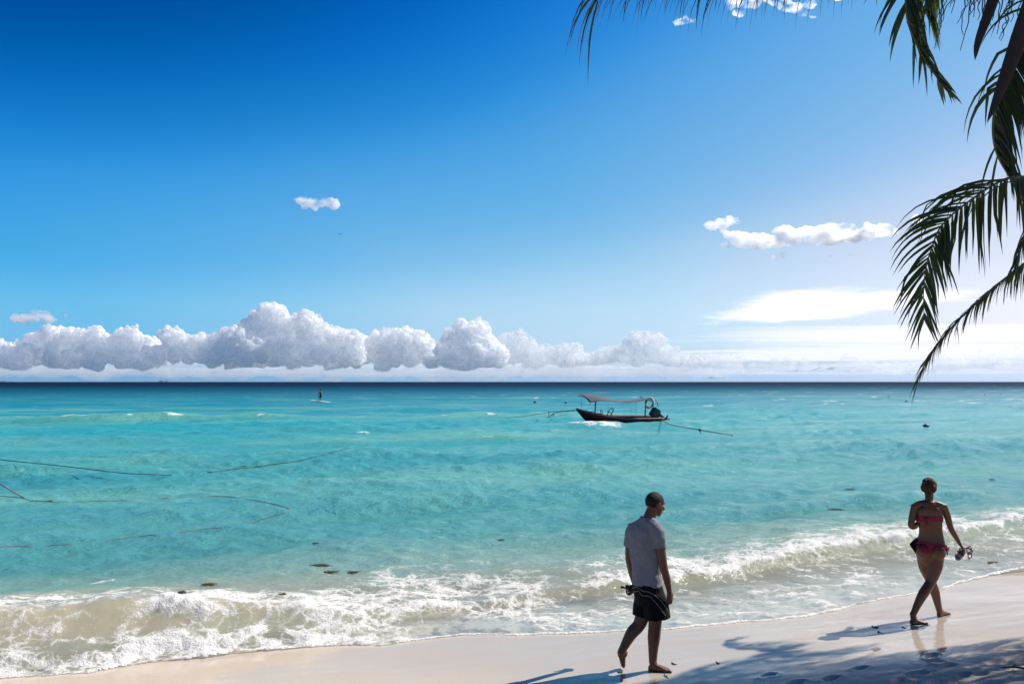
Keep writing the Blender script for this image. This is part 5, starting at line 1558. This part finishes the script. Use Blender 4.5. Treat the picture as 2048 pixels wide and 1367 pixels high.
weed(1667, 1018, 34, 6, WEED, 'blurred brown seaweed patch left of the woman\'s shoulder', 9)
weed(1981, 1124, 22, 5, WEED, 'golden seaweed clump on the thin wash right of the sandals', 10)
weed(1982, 958, 10, 4, WEED, 'tiny seaweed scrap in the glitter right of the woman\'s head', 11)
weed(560, 872, 10, 2, WEED_D, 'thin dark scrap far out on the left', 12) if False else None
weed(486, 932, 16, 3, WEED_D, 'faint dark seaweed beyond the long black rope', 13)
weed(1000, 1079, 16, 3, WEED_D, 'small dark seaweed scrap near the middle behind the foam', 14)
weed(1175, 861, 10, 3, WEED, 'brown scrap in the foam under the skiff bow', 15)
# bits washed up on the sand
for k, (x, y, wp, lb) in enumerate([(1347, 1327, 9, 'small dark seaweed bit just ahead of the man\'s toes'), (1330, 1352, 7, 'seaweed crumb below the man\'s front foot'), (1240, 1343, 13, 'dark seaweed bit under the man\'s raised foot'),
                                    (1434, 1325, 6, 'seaweed crumb inside the frond shadow right of the man'), (1806, 1254, 6, 'upright seaweed crumb left of the woman\'s feet'), (1757, 1264, 6, 'tiny seaweed crumb in the shadow left of the woman'), (1750, 1254, 16, 'flat dark seaweed bit left of the woman\'s feet')]):
    weed(x, y, wp, 4, WEED_D, lb, 40 + k, 'beach', 'seaweed', 'seaweed bits on the sand')
# twig at the right edge
bm = bmesh.new(); pts = [np.array(gp(a, b, .30)[:]) + np.array((0, 0, z)) for a, b, z in ((2004, 1333, .0), (2025, 1339, .03), (2046, 1346, .05), (2075, 1352, .02))]
tube(bm, pts, [.006, .009, .010, .008], 7); tube(bm, [pts[1], pts[1] + np.array((.06, .05, .01)), pts[1] + np.array((.11, .10, .02))], [.006, .004, .003], 6)
tag(bm_obj('twig', bm, POLE), 'thin dark twig lying on the dry sand at the right edge', 'twig')

# ------------------------------------------------------------------ paddleboarder far out
pb = sea_at(640, 803.5); pb[2] = max(pb[2], .05)
k_ = pb[1] / FPX
board = empty('paddleboard', tuple(pb)); tag(board, 'long white paddleboard riding over a small wave far out at left', 'paddleboard')
bm = bmesh.new(); rows = []
dirb = nrm(np.array((.92, -.30, 0))); sdb = np.array((-dirb[1], dirb[0], 0)); LB = 1.75
tl = .075
for q in np.linspace(-1, 1, 22):
    wd = .40 * max(.03, (1 - abs(q) ** 2.6)) ** .6; c = pb + dirb * q * LB + np.array((0, 0, .10 - q * LB * tl + .10 * max(0, -q - .5) ** 2))
    rows.append((c, wd, .06 * max(.2, 1 - abs(q) ** 4), sdb, np.array((0, 0, 1.0))))
ring_loft(bm, rows, 12)
bm_obj('deck', bm, simple_mat('white_board', (.72, .74, .76), .35, .06, 3), board)
bm = bmesh.new(); f0 = pb + dirb * 1.25 + np.array((0, 0, -.12))
tube(bm, [f0, f0 + np.array((0, 0, -.22))], [.06, .02], 8, .25); bm_obj('fin', bm, BLACKP, board)
rider = empty('person', tuple(pb + np.array((0, 0, .12)))); tag(rider, 'distant dark figure standing on a white board holding a paddle', 'person')
bm = bmesh.new()
def Pp(x, z, y=0): return pb + np.array((x, y, z + .12))
for sgn in (-1, 1):
    limb(bm, [Pp(.02 + .05 * sgn, .88, .10 * sgn), Pp(-.03 + .05 * sgn, .48, .13 * sgn), Pp(.03 + .08 * sgn, .07, .14 * sgn)], [.088, .062, .042], 16, 12)
    limb(bm, [Pp(.03 + .08 * sgn, .05, .14 * sgn), Pp(-.14 + .08 * sgn, .03, .15 * sgn)], [.045, .032], 8, 10)
trunk_loft(bm, [(Pp(.03, .80), .15, .12, -60), (Pp(.03, .95), .165, .125, -60), (Pp(.04, 1.12), .155, .115, -60), (Pp(.02, 1.32), .19, .13, -60), (Pp(-.01, 1.45), .12, .09, -60)], 20, 18)
for sgn in (-1, 1):
    e_ = Pp(-.20, 1.16, .16 * sgn)
    limb(bm, [Pp(-.01, 1.40, .19 * sgn), e_, Pp(-.30, 1.32 if sgn > 0 else .98, .02)], [.056, .042, .032], 14, 10)
    hand(bm, Pp(-.30, 1.32 if sgn > 0 else .98, .02), (-.5, 0, .2), (0, 0, 1), (0, -sgn, 0), .9, .9)
limb(bm, [Pp(-.01, 1.42), Pp(-.03, 1.54)], [.06, .055], 8, 12)
head(bm, Pp(-.04, 1.66), (-.9, .3, -.2), (.3, .9, 0), 1.0)
link('body', solid(bm, .007, 3), SKIN_M, rider)
bm = bmesh.new(); trunk_loft(bm, [(Pp(.03, .72), .18, .15, -60), (Pp(.03, .86), .185, .145, -60), (Pp(.035, 1.0), .175, .135, -60)], 12, 18)
for sgn in (-1, 1): tube(bm, [Pp(.02 + .05 * sgn, .82, .09 * sgn), Pp(-.02 + .05 * sgn, .50, .125 * sgn)], [.105, .100], 14)
link('shorts', solid(bm, .012, 3), cloth_mat('navy_cloth', (.012, .014, .035)), rider)
bm = bmesh.new(); cc = Pp(-.04, 1.68); ball(bm, cc + np.array((.012, 0, .018)), (.098, .092, .092), None, 3); ball(bm, cc + np.array((.05, -.01, -.04)), (.065, .075, .07), None, 3); hm = solid(bm, .01, 2); link('hair', hm, HAIR_M, rider)
pd = empty('paddle', tuple(Pp(-.3, .2))); tag(pd, 'dark paddle held upright in front of the distant paddleboarder', 'paddle')
bm = bmesh.new(); tube(bm, [Pp(-.27, 1.45, .02), Pp(-.34, .10, .10)], .018, 8); tube(bm, [Pp(-.33, 1.46, .02), Pp(-.21, 1.45, .02)], .016, 6); bm_obj('shaft', bm, BLACKP, pd)
bm = bmesh.new(); ring_loft(bm, [(Pp(-.34 - .02 * q, .12 - .42 * q, .10 + .03 * q), .02 + .08 * math.sin(math.pi * min(1, q * .8 + .1)), .012, np.array((.6, .8, 0)), np.array((.8, -.6, 0))) for q in np.linspace(0, 1, 8)], 10); bm_obj('blade', bm, BLACKP, pd)

# ------------------------------------------------------------------ ships on the horizon, a bird
def ship(px, top_px, w_px, mat, label, kind, D=8200):
    """hull with a raised bow, deckhouse, funnel, masts"""
    z0 = 0; m_ = D / FPX; p = np.array(((px - 1024) / FPX * D, D, 0.0)); Lh = w_px * m_; Hh = top_px * m_
    o = empty('ship', tuple(p)); tag(o, label, 'ship')
    bm = bmesh.new(); rows = []
    for q in np.linspace(0, 1, 10):
        b_ = Lh * .08 * (1 - max(0, (q - .7) / .3) ** 2) + .2; fz = Hh * (.30 + .16 * max(0, q - .7) / .3)
        c = p + np.array((-Lh / 2 + Lh * q, 0, 0))
        rows.append([bm.verts.new(c + np.array((0, yy, zz))) for yy, zz in ((-b_ * .8, -3), (-b_, fz), (b_, fz), (b_ * .8, -3))])
    for i in range(9):
        for k in range(4): bm.faces.new((rows[i][k], rows[i][(k + 1) % 4], rows[i + 1][(k + 1) % 4], rows[i + 1][k]))
    bm.faces.new(rows[0]); bm.faces.new(rows[-1][::-1]); bm_obj('hull', bm, mat, o, False)
    wf = lambda x, y, z: p + np.array((x * Lh, y * Lh, z * Hh))
    bm = bmesh.new()
    for x0, x1, z0_, z1_ in kind: box(bm, x0, x1, -.07, .07, z0_, z1_, wf)
    bm_obj('deckhouse', bm, mat, o, False)
    bm = bmesh.new(); tube(bm, [wf(kind[0][0] + .05, 0, .3), wf(kind[0][0] + .05, 0, 1.0)], Hh * .03, 6); bm_obj('mast', bm, mat, o)
SHIPD = simple_mat('ship_blue_grey', (.030, .050, .085), .7, .2, .01)
SHIPW = simple_mat('ship_white', (.55, .58, .6), .6, .1, .01)
ship(323, 3.6, 13, SHIPD, 'blue grey ship on the left horizon, larger of the two', [(-.38, .18, .3, .8), (-.25, .0, .8, .95)])
ship(333, 4.6, 4, SHIPD, 'narrow dark vessel just right of the blue grey ship', [(-.3, .2, .3, .9)])
ship(291, 2.6, 7, SHIPW, 'small white ship on the horizon at far left', [(-.3, .3, .3, .9)])
ship(12, 2.4, 26, SHIPD, 'long low ship at the very left end of the horizon', [(-.40, -.1, .3, .9)])
bp_ = at(679, 468, 160)
bird = empty('bird', tuple(bp_)); tag(bird, 'tiny dark bird gliding in the blue sky under the lone cloud', 'bird')
bm = bmesh.new()
pts = [np.array(bp_) + np.array((x, 0, z)) for x, z in ((-.62, .05), (-.30, .13), (0, .04), (.30, .13), (.62, .04))]
tube(bm, catmull(pts, 17), [.02 + .075 * math.sin(math.pi * i / 16) for i in range(17)], 8, .3)
tube(bm, [np.array(bp_) + np.array((0, y, .02)) for y in (-.32, -.22, -.05, .15, .34)], [.01, .05, .075, .05, .03], 10)
bm_obj('body', bm, FLOAT, bird)
